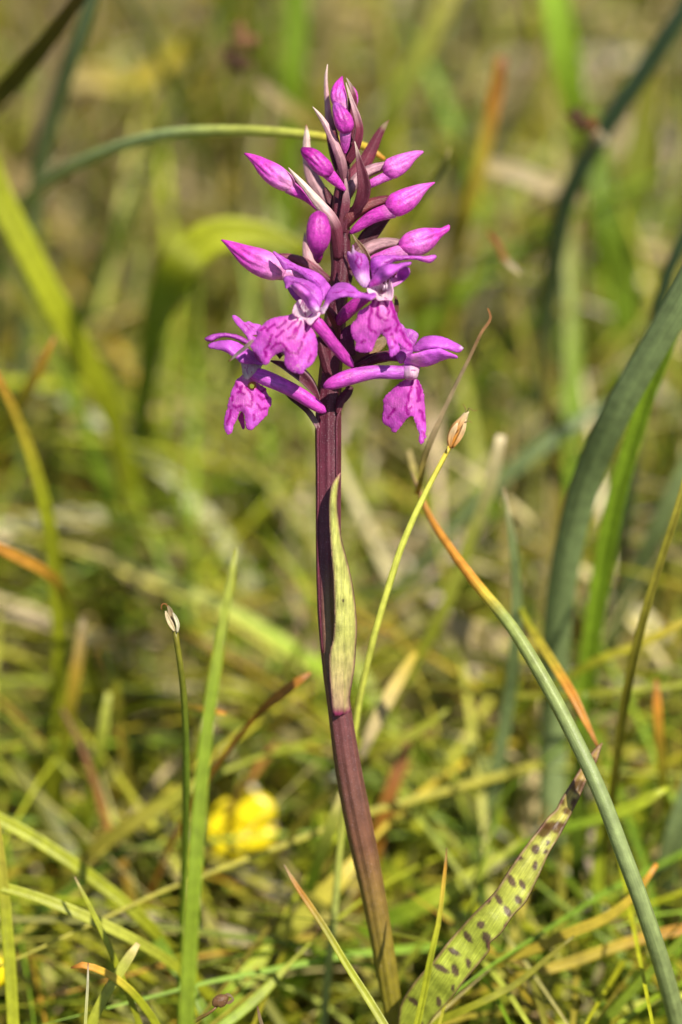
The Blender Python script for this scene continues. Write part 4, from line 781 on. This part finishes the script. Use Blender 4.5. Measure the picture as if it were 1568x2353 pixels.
bud(Z1, [(1303, 538, -.5, 14), (1278, 546, -.6, 34), (1235, 566, -.8, 66), (1190, 596, -1, 104), (1145, 622, -1, 120), (1108, 640, -1, 112), (1086, 648, -.8, 66)],
    spur=[(1115, 668, -1, 60), (1070, 688, -1, 54), (1020, 712, -1, 50), (975, 738, -.6, 40)], ovary=[(1100, 615, .2, 40), (1050, 628, .2, 54), (1000, 645, .1, 60), (945, 680, 0, 62), (900, 730, -.4, 58), (872, 800, -.4, 36)],
    ostops=[(0, MAUVE*.7+MAG*.2), (.4, MAUVE*.9), (.7, MAUVE*.7), (1, WINE*2)], stops=[(0, MAGL*.9), (.3, MAGL), (.8, MAGL), (1, MAG)], sstops=[(0, MAGL*.95), (.5, MAGL*.9), (1, MAG)])
bud(Z1, [(1368, 713, -1, 8), (1335, 728, -1.1, 30), (1285, 756, -1.3, 74), (1230, 795, -1.5, 122), (1175, 828, -1.6, 140), (1130, 846, -1.5, 128), (1100, 854, -1.3, 80)],
    spur=[(1135, 868, -1.4, 96), (1080, 884, -1.3, 86), (1020, 906, -1.2, 78), (960, 944, -1, 64), (915, 980, -.8, 44), (885, 1003, -.6, 18)], ovary=[(1110, 806, -.3, 40), (1050, 822, -.4, 56), (985, 846, -.6, 66), (920, 880, -.8, 72), (865, 930, -.6, 74), (840, 980, -.2, 50)],
    ostops=[(0, WINE*1.8), (.5, np.array([.20, .045, .04])), (1, WINE*1.3)], stops=[(0, MAG*1.1), (.3, MAGL*.9), (.8, MAG*1.15), (1, MAG)])
bud(Z1, [(1450, 955, .5, 10), (1440, 972, .5, 34), (1412, 992, .4, 44), (1380, 1006, .3, 74), (1325, 1032, 0, 132), (1265, 1058, -.2, 152), (1210, 1074, -.2, 132), (1172, 1082, 0, 76)],
    spur=[(1210, 1102, -.2, 90), (1150, 1116, -.2, 84), (1085, 1138, -.2, 80), (1020, 1170, -.2, 80), (970, 1205, 0, 60)], ovary=[(1175, 1058, .8, 40), (1110, 1058, .8, 56), (1045, 1070, .8, 70), (980, 1100, .8, 74), (910, 1150, .6, 60), (870, 1200, .4, 40)],
    ostops=[(0, MAUVE*.6), (.5, MAUVE*.8), (1, WINE*1.8)], stops=[(0, MAG), (.3, MAG*1.05), (.7, MAGL), (1, MAG*1.05)], sstops=[(0, PINK*.9), (.3, MAGL*.9), (1, MAG)])

# ---- flowers --------------------------------------------------------------
def pcol(base, tip=None, white=None, marks=(), mw=12, light=None, edge=None, ring=None):
    """petal pigment: base, optional paler throat (x,y,r), dark veins along strokes"""
    def f(Q, ed):
        c = np.tile(np.asarray(base), (len(Q), 1))
        if tip is not None:
            (x, y, r, cc) = tip; k = np.clip(1-np.hypot(Q[:, 0]-x, Q[:, 1]-y)/r, 0, 1)[:, None]; c = c*(1-k)+np.asarray(cc)*k
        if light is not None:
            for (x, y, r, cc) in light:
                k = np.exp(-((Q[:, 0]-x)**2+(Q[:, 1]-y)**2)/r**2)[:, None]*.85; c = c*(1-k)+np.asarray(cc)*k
        if white is not None:
            (x, y, r) = white; dd = np.hypot(Q[:, 0]-x, Q[:, 1]-y)/r; k = np.exp(-(dd/2.1)**2)[:, None]*.75; c = c*(1-k)+PINK*k; k = np.clip(1.35-dd, 0, 1)[:, None]; c = c*(1-k)+WHITE*k
        if edge is not None:
            k = np.exp(-(ed/14)**2)[:, None]*.5; c = c*(1-k)+np.asarray(edge)*k
        for s in marks:
            d = seg_dist(Q+np.column_stack([5*np.sin(Q[:, 1]/17), 5*np.sin(Q[:, 0]/15)]), s); k = np.clip(1.35-d/mw, 0, 1)[:, None]; c = c*(1-k)+MARK*k
        if ring is not None:
            (x, y, r0, r1, cc) = ring; d = np.hypot(Q[:, 0]-x, Q[:, 1]-y); k = (d < r1)[:, None]; c = np.where(k, np.asarray(cc), c)
        return c
    return f
def petal(name, fl, z, outline, depth, col, bulge=.35, axis=(0, 1), ripple=.10, **kw):
    kw.setdefault('bw', 60); kw.setdefault('jag', 1.2)
    if name == 'lip':                      # the lip leans out toward its tip and is gently pleated
        dm = np.mean([p[2] for p in depth]); y0 = np.mean([p[1] for p in depth])
        depth = [(p[0], p[1], dm+(p[2]-dm)*.6-(p[1]-y0)*.0034) for p in depth]; ripple = .07; kw['jag'] = 3.0
    return patch(name, z, outline, depth, M_PETAL, col, parent=fl, bulge=bulge, axis=axis, ripple=ripple, **kw)
def tube(name, fl, z, pts, stops, seams=((1.6, .1, .06, .35),), mat=None, **kw):
    return sweep(name, *zpath(z, pts), mat or M_BUD, stops, parent=fl, n=36, around=22, seams=seams, **kw)

# flower left of the stem, facing left
f1 = group_part('flower', P(748, 800, -2), orchid, 'open flower facing left with pollen dusted lip')
tube('spur', f1, Z5, [(-20, 750, -6.6, 90), (40, 820, -6.6, 124), (110, 905, -6.4, 124), (190, 1010, -6, 118), (270, 1105, -5.4, 112), (335, 1180, -4.9, 96), (375, 1225, -4.6, 64), (395, 1250, -4.5, 24)], [(0, MAG*.9), (.5, MAG*.8), (1, MAG*.75)])
l1 = [(985, 925), (900, 955), (800, 966), (712, 1005), (645, 1058), (600, 1110), (606, 1165), (562, 1215), (535, 1270), (555, 1320), (600, 1352), (640, 1420), (680, 1466), (715, 1450), (742, 1400), (800, 1350), (858, 1325), (885, 1345), (888, 1420), (900, 1480), (950, 1530), (1020, 1556), (1078, 1550), (1112, 1500), (1180, 1450), (1215, 1380), (1228, 1290), (1220, 1190), (1190, 1115), (1150, 1045), (1080, 985), (1030, 935)]
s1 = [[(1035, 935), (1022, 1000)], [(1002, 1008), (960, 1040), (925, 1085)], [(905, 1005), (860, 1050), (815, 1075)], [(780, 1048), (735, 1070), (708, 1112)], [(750, 1150), (742, 1200), (722, 1250), (680, 1310), (688, 1380)], [(880, 1110), (830, 1145), (800, 1172)],
      [(755, 1295), (800, 1235), (850, 1240), (900, 1280), (950, 1340), (1020, 1345), (1052, 1290), (1068, 1230)], [(1058, 1015), (1022, 1100), (985, 1190), (935, 1178)], [(1112, 1030), (1110, 1090), (1085, 1180)], [(1010, 1075), (985, 1130), (960, 1170)], [(1155, 1370), (1140, 1430)], [(640, 1100), (690, 1080)], [(700, 1330), (690, 1370)]]
petal('lip', f1, Z4, l1, [(1030, 950, -7.5), (900, 1000, -8.0), (700, 1080, -7.4), (560, 1270, -6.0), (690, 1440, -6.0), (870, 1330, -7.6), (1050, 1540, -6.8), (1200, 1350, -6.6), (1020, 1200, -8.6), (850, 1180, -8.4), (1180, 1120, -7.0)],
      pcol(MAG*.6+LILAC*.5, white=(1050, 960, 75), light=[(900, 1150, 130, MAGL), (1040, 1130, 90, MAGL), (1110, 1500, 80, LILAC*1.1), (620, 1300, 70, LILAC)], marks=s1, mw=15, edge=LILAC*1.05), bulge=.3, ripple=.16, step=9)
petal('throat', f1, Z4, [(972, 925), (985, 850), (1050, 778), (1110, 828), (1140, 880), (1200, 905), (1255, 915), (1255, 945), (1205, 990), (1150, 1048), (1095, 995), (1020, 965)], [(1000, 900, -7.6), (1080, 930, -5.6), (1200, 950, -7.6), (1060, 800, -6.6), (1140, 1010, -7.8)],
      pcol(WHITE*.95, edge=PINK, marks=[[(1075, 790), (1070, 850)], [(1095, 830), (1110, 880)], [(1040, 860), (1075, 900), (1100, 940)], [(1100, 900), (1110, 960)], [(1060, 810), (1040, 850)]], mw=6), bulge=0, step=8)
petal('petal', f1, Z4, [(880, 560), (920, 533), (985, 545), (1080, 568), (1180, 608), (1255, 670), (1282, 750), (1272, 820), (1248, 862), (1200, 790), (1130, 705), (1050, 645), (975, 622), (935, 645), (905, 668), (890, 620)], [(890, 590, -6.5), (1050, 600, -7.0), (1240, 700, -6.0), (1250, 850, -7.0)], pcol(LILAC*.92, light=[(1230, 740, 50, LILAC*1.2)], marks=[[(930, 590), (1100, 620), (1220, 720)]], mw=3), axis=(1, .5), step=9)
petal('petal', f1, Z4, [(920, 655), (960, 650), (1000, 690), (1050, 730), (1078, 765), (1030, 800), (980, 760), (940, 700)], [(1000, 720, -5)], pcol(LILAC*.75), step=9)
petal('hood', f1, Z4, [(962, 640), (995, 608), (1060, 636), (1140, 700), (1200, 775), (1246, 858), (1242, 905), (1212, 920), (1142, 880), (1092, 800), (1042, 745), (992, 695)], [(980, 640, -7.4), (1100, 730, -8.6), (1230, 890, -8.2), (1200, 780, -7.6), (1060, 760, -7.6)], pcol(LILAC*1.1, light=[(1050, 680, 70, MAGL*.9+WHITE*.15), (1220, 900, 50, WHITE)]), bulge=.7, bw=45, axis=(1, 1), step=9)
petal('sepal', f1, Z4, [(765, 280), (825, 308), (900, 352), (980, 402), (1065, 440), (1180, 478), (1270, 530), (1332, 600), (1366, 650), (1335, 720), (1290, 792), (1262, 700), (1200, 620), (1120, 568), (1040, 500), (960, 470), (880, 462), (832, 385)], [(770, 285, -4.5), (900, 410, -4.4), (1080, 480, -5.0), (1250, 560, -5.6), (1300, 760, -5.8), (1340, 640, -4.6)], pcol(LILAC*1.05, light=[(1180, 540, 90, LILAC*1.3), (860, 420, 60, LILAC*.7)], marks=[[(900, 400), (1060, 480), (1200, 560), (1290, 690)]], mw=3), bulge=.45, axis=(1, .6), step=9)
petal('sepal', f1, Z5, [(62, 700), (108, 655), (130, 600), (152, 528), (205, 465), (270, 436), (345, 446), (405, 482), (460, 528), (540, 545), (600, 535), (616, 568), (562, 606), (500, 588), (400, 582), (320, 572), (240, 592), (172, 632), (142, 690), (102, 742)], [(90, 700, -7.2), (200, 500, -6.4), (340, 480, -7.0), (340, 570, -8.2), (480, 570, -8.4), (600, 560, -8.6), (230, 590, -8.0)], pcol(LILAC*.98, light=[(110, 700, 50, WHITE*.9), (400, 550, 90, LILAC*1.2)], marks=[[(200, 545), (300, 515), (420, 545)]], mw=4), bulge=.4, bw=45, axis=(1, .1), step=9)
# pollen grains on the lip
gV, gF = [], []
ico = [(0, 0, 1), (.9, 0, .1), (0, .9, .1), (-.9, 0, .1), (0, -.9, .1), (0, 0, -1)]; icf = [(0, 1, 2), (0, 2, 3), (0, 3, 4), (0, 4, 1), (5, 2, 1), (5, 3, 2), (5, 4, 3), (5, 1, 4)]
g = np.random.default_rng(4)
cent = [(1040+g.normal(0, 28), 1480+g.normal(0, 26)) for _ in range(34)]+[(g.uniform(700, 1190), g.uniform(1080, 1500)) for _ in range(26)]+[(696, 996), (700, 992), (1186, 1436), (965, 1152)]
for (x, y) in cent:
    a, b, s = Z4(x, y); c = P(a, b, -9.0-.1*g.random()); r = g.uniform(2.2, 5)*s*PX; bs = len(gV)
    gV += [c+np.array(v)*r for v in ico]; gF += [tuple(bs+i for i in f) for f in icf]
po = make_mesh('pollen', gV, gF, np.tile([.85, .78, .55], (len(gV), 1)), np.zeros((len(gV), 3)), M_DRY, parent=f1, smooth=False); po['kind'] = 'stuff'

# flower right of the stem, facing the viewer
f2 = group_part('flower', P(800, 730, -2), orchid, 'open flower facing right with looped dark lines on its lip')
tube('spur', f2, Z5, [(600, 545, -4.6, 70), (530, 575, -4.8, 100), (450, 625, -4.6, 120), (370, 690, -4, 130), (300, 760, -3.2, 120), (250, 820, -2.4, 80)], [(0, MAG*.8), (1, MAGD*1.2)])
l2 = [(590, 600), (552, 650), (482, 698), (446, 722), (430, 790), (386, 830), (371, 890), (390, 960), (420, 1010), (415, 1080), (440, 1098), (520, 1110), (570, 1098), (600, 1030), (640, 950), (664, 930), (700, 962), (728, 1020), (742, 1090), (752, 1150), (790, 1142), (846, 1086), (832, 1025), (872, 1055), (930, 1096), (966, 1084), (958, 1030), (908, 950), (856, 860), (822, 770), (792, 680), (762, 605), (700, 592), (640, 598)]
s2 = [[(588, 608), (574, 700), (552, 790), (546, 850), (570, 900), (608, 915)], [(640, 608), (635, 680), (626, 740), (660, 775), (700, 800), (722, 788)], [(690, 618), (725, 660), (735, 720), (728, 752)], [(745, 605), (770, 690), (785, 775)], [(760, 640), (800, 760), (824, 850), (808, 905)], [(700, 902), (752, 872)], [(758, 935), (785, 985), (798, 1015)], [(480, 1015), (512, 1000)], [(850, 900), (895, 985), (945, 1050)], [(770, 1060), (775, 1070)]]
petal('lip', f2, Z5, l2, [(660, 605, -7.5), (600, 700, -8.2), (420, 800, -6.6), (390, 950, -6.2), (500, 1100, -5.8), (660, 940, -7.4), (770, 1150, -6.6), (700, 780, -9.0), (800, 800, -7.6), (950, 1080, -4.6), (880, 950, -5.6), (840, 1060, -6.2), (500, 900, -7.4)],
      pcol(MAG*.6+LILAC*.52, white=(670, 590, 65), light=[(620, 800, 120, MAGL), (450, 850, 90, MAGL*.95), (700, 680, 90, MAGL*.9+WHITE*.1), (780, 1080, 70, LILAC*1.2)], marks=s2, mw=17), bulge=.3, ripple=.14, step=9)
petal('throat', f2, Z5, [(528, 500), (560, 470), (620, 455), (690, 425), (742, 398), (775, 470), (782, 540), (762, 606), (700, 602), (640, 608), (598, 566), (545, 540)], [(550, 510, -7.6), (620, 560, -7.6), (680, 520, -5.4), (770, 520, -7.4), (700, 420, -6.6), (700, 600, -7.6)],
      pcol(WHITE*.97, edge=PINK, light=[(660, 525, 34, np.array([.42, .18, .18]))], marks=[[(600, 500), (612, 520)], [(675, 555), (712, 535)], [(640, 540), (650, 560)], [(700, 590), (715, 590)]], mw=6), bulge=0, step=8)
tube('anther', f2, Z5, [(706, 405, -7.4, 12), (692, 425, -7.8, 26), (690, 448, -7.8, 22), (698, 462, -7.6, 8)], [(0, WINE*2), (1, np.array([.30, .02, .05]))], n_=None) if False else sweep('anther', *zpath(Z5, [(706, 402, -7.4, 12), (694, 424, -7.9, 24), (690, 446, -7.9, 20), (698, 462, -7.6, 8)]), M_BUD, [(0, WINE*2), (1, np.array([.26, .015, .04]))], parent=f2, n=14, around=10)
sweep('anther', *zpath(Z5, [(738, 395, -7.4, 12), (732, 416, -7.9, 20), (728, 440, -7.8, 14), (728, 456, -7.6, 6)]), M_BUD, [(0, WINE*2), (1, np.array([.26, .015, .04]))], parent=f2, n=14, around=10)
for q in ([(690, 450, -7.9, 10), (696, 478, -8.2, 16), (690, 498, -8.0, 14), (680, 505, -7.8, 6)], [(716, 430, -8, 8), (718, 462, -8.3, 12), (718, 490, -8.3, 14), (714, 500, -8.1, 6)]):
    sweep('column', *zpath(Z5, q), M_PETAL, [(0, WHITE), (1, WHITE*1.1)], parent=f2, n=14, around=10)
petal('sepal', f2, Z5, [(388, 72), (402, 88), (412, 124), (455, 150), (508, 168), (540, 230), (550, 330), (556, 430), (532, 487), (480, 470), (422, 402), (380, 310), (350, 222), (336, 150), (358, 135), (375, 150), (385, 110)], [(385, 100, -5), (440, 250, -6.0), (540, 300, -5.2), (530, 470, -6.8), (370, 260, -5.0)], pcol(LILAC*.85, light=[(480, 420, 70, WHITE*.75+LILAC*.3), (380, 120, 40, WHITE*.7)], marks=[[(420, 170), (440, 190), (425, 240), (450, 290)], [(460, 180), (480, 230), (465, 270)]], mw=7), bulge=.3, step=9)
petal('sepal', f2, Z5, [(566, 290), (570, 212), (622, 180), (720, 172), (850, 178), (1020, 180), (1100, 182), (1182, 170), (1196, 195), (1142, 242), (1090, 236), (1000, 214), (900, 214), (805, 230), (722, 272), (652, 312), (602, 352), (576, 392)], [(580, 300, -5.2), (700, 200, -5.8), (900, 200, -6.0), (1180, 200, -5.4), (650, 260, -6.0)], pcol(LILAC*1.02, light=[(620, 250, 60, LILAC*1.35), (1110, 210, 60, MAGL*.9)], marks=[[(690, 250), (800, 205), (1000, 198)]], mw=4), bulge=.35, bw=40, axis=(1, -.3), step=9)
petal('hood', f2, Z5, [(545, 472), (582, 390), (642, 312), (722, 262), (822, 258), (900, 240), (950, 240), (946, 262), (882, 292), (812, 332), (752, 384), (682, 432), (618, 462)], [(560, 460, -7.6), (700, 330, -8.8), (940, 250, -7.4), (680, 420, -8.2), (650, 310, -7.8)], pcol(LILAC*1.0, light=[(780, 300, 80, LILAC*1.3), (600, 440, 50, MAG)]), bulge=.6, bw=45, axis=(1, -.6), step=9)
petal('petal', f2, Z5, [(758, 400), (800, 342), (852, 312), (900, 284), (934, 302), (940, 350), (902, 400), (852, 440), (792, 476), (766, 470)], [(770, 440, -6.4), (900, 310, -6.8), (860, 390, -5.2), (900, 400, -6.0)], pcol(LILAC*.95, light=[(790, 430, 60, PINK*.8+WHITE*.2)]), bulge=-.3, axis=(1, -.7), step=9)
petal('petal', f2, Z5, [(700, 400), (740, 350), (800, 320), (820, 330), (800, 370), (750, 420), (715, 420)], [(760, 370, -5.8)], pcol(np.array([.20, .012, .03])), step=9, bulge=0)

# low left flower
f3 = group_part('flower', P(745, 950, -1), orchid, 'lowest left flower with a nibbled hole in its lip')
tube('spur', f3, Z4, [(520, 1540, -2.4, 120), (600, 1565, -2.8, 152), (700, 1605, -3.0, 164), (840, 1665, -3.0, 156), (980, 1735, -2.9, 150), (1110, 1815, -2.7, 146), (1220, 1890, -2.5, 124), (1285, 1938, -2.4, 84), (1315, 1960, -2.3, 30)], [(0, MAG*.75+LILAC*.3), (.3, LILAC*.9), (.7, MAG*.9+LILAC*.1), (1, MAG*1.1)])
l3 = [(470, 1572), (420, 1590), (385, 1622), (350, 1700), (320, 1785), (300, 1855), (286, 1930), (262, 2010), (257, 2085), (270, 2155), (300, 2192), (335, 2168), (350, 2100), (385, 2035), (408, 1965), (440, 1948), (468, 1985), (480, 2050), (492, 2125), (540, 2142), (600, 2090), (655, 2035), (700, 1990), (716, 1930), (745, 1872), (748, 1825), (702, 1762), (692, 1712), (640, 1680), (592, 1652), (530, 1600)]
s3 = [[(440, 1680), (432, 1740), (398, 1765)], [(482, 1700), (530, 1750), (552, 1830), (532, 1898), (478, 1888)], [(350, 1885), (382, 1912), (430, 1888)], [(335, 1935), (310, 2010), (288, 2085)], [(375, 1650), (392, 1700)], [(598, 1715), (640, 1745), (682, 1730)], [(612, 1785), (660, 1825), (705, 1812)], [(600, 1880), (640, 1930), (690, 1922)], [(340, 1790), (348, 1835)], [(560, 1985), (572, 2040)], [(420, 1700), (440, 1760), (470, 1770)]]
petal('lip', f3, Z4, l3, [(500, 1590, -2.6), (380, 1700, -3.0), (290, 1950, -2.4), (300, 2180, -1.6), (430, 1960, -3.4), (540, 2120, -2.6), (720, 1850, -1.6), (660, 1700, -1.8), (480, 1760, -4.2), (560, 1900, -3.6)],
      pcol(MAG*.6+LILAC*.5, white=(490, 1590, 42), light=[(480, 1720, 60, PINK*.7+MAG*.3), (400, 1850, 70, MAGL*.9), (560, 2060, 80, LILAC*1.15), (300, 2130, 50, LILAC*1.2), (520, 1820, 60, MAGL*.9)], marks=s3, mw=15, ring=(545, 1682, 28, 44, np.array([.62, .30, .08]))), hole=(545, 1684, 27), bulge=.3, ripple=.16, step=8)
petal('lip_lobe', f3, Z4, [(402, 2025), (425, 1965), (450, 1960), (465, 2040), (470, 2125), (446, 2132), (425, 2080)], [(440, 2050, -1.6)], pcol(MAG*.9), step=9, bulge=.1)
petal('throat', f3, Z4, [(438, 1440), (520, 1438), (640, 1455), (632, 1500), (590, 1545), (530, 1590), (500, 1612), (470, 1600), (450, 1555), (445, 1500)], [(450, 1480, -2.6), (540, 1500, -3.4), (640, 1460, -2.4), (500, 1600, -3.2)], pcol(WHITE*.55+MAUVE*.2, marks=[[(500, 1480), (505, 1560)], [(470, 1490), (480, 1500)], [(540, 1500), (545, 1540)]], mw=5, light=[(500, 1600, 40, WHITE)]), step=9, bulge=.3)
petal('sepal', f3, Z4, [(55, 1190), (100, 1160), (200, 1134), (330, 1140), (422, 1162), (490, 1200), (522, 1232), (492, 1252), (422, 1214), (340, 1182), (250, 1172), (182, 1188), (132, 1216), (90, 1216)], [(60, 1190, -2.5), (260, 1150, -2.8), (500, 1230, -2.2)], pcol(LILAC*.95, edge=MAGD*1.5), bulge=.35, bw=30, axis=(1, .1), step=9)
petal('sepal', f3, Z4, [(95, 1250), (150, 1225), (250, 1208), (332, 1210), (402, 1232), (462, 1270), (560, 1330), (642, 1400), (655, 1462), (560, 1452), (440, 1442), (390, 1402), (332, 1362), (240, 1312), (150, 1296), (100, 1285)], [(100, 1260, -3.2), (300, 1270, -3.8), (450, 1380, -4.0), (620, 1440, -3.0), (450, 1280, -3.0)], pcol(LILAC*1.05, light=[(330, 1260, 70, LILAC*1.5), (540, 1400, 70, LILAC*.8)]), bulge=.5, bw=50, axis=(1, .6), step=9)
petal('petal', f3, Z4, [(340, 955), (372, 948), (420, 980), (470, 1020), (512, 1010), (560, 1030), (640, 1050), (640, 1110), (600, 1180), (560, 1240), (520, 1235), (492, 1172), (432, 1092), (370, 1020)], [(350, 960, -1), (470, 1060, -1.6), (600, 1100, -1), (540, 1220, -1.6)], pcol(LILAC*.95+MAG*.1, marks=[[(460, 1040), (520, 1100)], [(500, 1040), (560, 1070)]], mw=5), bulge=.2, axis=(.7, .7), step=9)
petal('petal', f3, Z4, [(540, 1262), (560, 1230), (620, 1220), (680, 1240), (720, 1300), (720, 1380), (660, 1440), (600, 1400), (560, 1330)], [(620, 1320, -4.2)], pcol(MAG*.8), step=10)
sweep('withered_shred', *zpath(Z4, [(560, 1205, -6.4, 30), (520, 1240, -6.6, 42), (460, 1295, -6.6, 40), (390, 1350, -6.4, 34), (335, 1400, -6.2, 22), (300, 1428, -6.0, 8)]), M_DRY, [(0, MAUVE*.6), (.4, np.array([.22, .16, .15])), (.8, np.array([.34, .25, .26])), (1, RUST)], parent=f3, kind='blade', n=24, fold=.8)

# low right flower
f4 = group_part('flower', P(770, 880, -2), orchid, 'lowest right flower with its long spur crossing the stem')
tube('spur', f4, Z5, [(930, 1300, -3.4, 110), (860, 1302, -3.6, 128), (740, 1300, -4.0, 132), (600, 1300, -4.4, 134), (470, 1322, -4.7, 146), (350, 1352, -4.9, 156), (230, 1395, -5.0, 136), (150, 1425, -5.0, 96), (108, 1440, -5.0, 36)], [(0, LILAC*.9), (.3, LILAC*.9), (.7, MAG*.6+LILAC*.4), (1, MAG)])
l4 = [(905, 1368), (870, 1390), (802, 1440), (752, 1490), (692, 1558), (692, 1620), (680, 1720), (688, 1790), (750, 1830), (772, 1868), (800, 1881), (850, 1830), (902, 1760), (956, 1722), (982, 1752), (1010, 1830), (1034, 1900), (1030, 1960), (1042, 1996), (1066, 1984), (1086, 1930), (1096, 1850), (1091, 1750), (1086, 1600), (1070, 1500), (1042, 1420), (1002, 1360), (950, 1345)]
s4 = [[(975, 1352), (960, 1430), (936, 1520), (916, 1600), (906, 1680), (925, 1700)], [(1010, 1370), (1032, 1440), (1042, 1510), (1010, 1575)], [(1005, 1450), (1025, 1530), (1030, 1570)], [(1030, 1668), (1058, 1700), (1072, 1770)], [(800, 1655), (762, 1700), (740, 1740)], [(925, 1660), (958, 1640)], [(1065, 1880), (1075, 1920)]]
petal('lip', f4, Z5, l4, [(960, 1355, -3.6), (800, 1460, -3.0), (700, 1600, -1.8), (690, 1780, -1.2), (800, 1870, -2.0), (950, 1720, -4.4), (1050, 1980, -2.8), (1085, 1700, -2.4), (960, 1520, -4.9), (1040, 1450, -3.2), (830, 1650, -3.6)],
      pcol(MAG*.6+LILAC*.5, white=(960, 1350, 40), light=[(980, 1480, 60, MAGL+WHITE*.05), (820, 1600, 90, MAGL*.92), (1000, 1620, 60, MAGL), (1050, 1880, 60, LILAC*1.25)], marks=s4, mw=15), bulge=.3, ripple=.16, step=8)
petal('throat', f4, Z5, [(880, 1228), (960, 1228), (1032, 1240), (1028, 1300), (1004, 1362), (950, 1368), (902, 1362), (872, 1295)], [(890, 1250, -3.8), (960, 1300, -4.6), (1025, 1260, -3.6)], pcol(WHITE*.85, edge=PINK*.9, light=[(900, 1240, 55, LILAC), (950, 1360, 50, PINK), (1020, 1250, 30, PINK)], marks=[[(960, 1290), (1000, 1285)]], mw=6), step=8, bulge=.5, bw=40)
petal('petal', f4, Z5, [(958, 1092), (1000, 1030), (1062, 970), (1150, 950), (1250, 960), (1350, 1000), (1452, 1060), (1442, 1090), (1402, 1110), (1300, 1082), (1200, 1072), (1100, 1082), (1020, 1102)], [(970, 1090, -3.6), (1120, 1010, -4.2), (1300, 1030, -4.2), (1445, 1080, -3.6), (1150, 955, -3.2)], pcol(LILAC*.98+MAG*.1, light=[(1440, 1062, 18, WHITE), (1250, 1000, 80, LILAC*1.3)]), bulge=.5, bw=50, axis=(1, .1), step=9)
petal('sepal', f4, Z5, [(888, 1195), (950, 1132), (1030, 1110), (1120, 1085), (1230, 1075), (1300, 1100), (1392, 1140), (1396, 1165), (1320, 1165), (1242, 1190), (1150, 1230), (1062, 1246), (960, 1238), (900, 1222)], [(900, 1200, -4.4), (1050, 1170, -5.0), (1230, 1130, -5.0), (1390, 1155, -4.4)], pcol(LILAC*1.2+MAG*.1, light=[(1000, 1190, 60, PINK), (1200, 1130, 80, LILAC*1.6)]), bulge=.45, bw=50, axis=(1, -.1), step=9)
petal('petal', f4, Z5, [(830, 832), (872, 842), (902, 880), (960, 888), (1022, 932), (1012, 982), (990, 1030), (950, 1080), (880, 1090), (840, 1040), (840, 940)], [(920, 960, -1.6), (1010, 940, -1.4), (850, 850, -1)], pcol(LILAC*.85+MAG*.1), bulge=.2, axis=(1, 1), step=9)
petal('hood', f4, Z5, [(808, 1108), (860, 1082), (920, 1080), (968, 1092), (956, 1140), (900, 1195), (850, 1215), (818, 1170)], [(880, 1140, -3.8)], pcol(LILAC*.7+MAG*.1, light=[(880, 1190, 40, PINK*.7)]), bulge=.5, bw=50, step=9)
tube('ovary', f4, Z5, [(420, 1250, -2, 50), (520, 1210, -2, 80), (640, 1165, -2, 100), (760, 1150, -2.4, 90), (840, 1170, -2.8, 60)], [(0, WINE), (.5, WINE*1.1), (1, MAGD)], mat=M_BRACT)
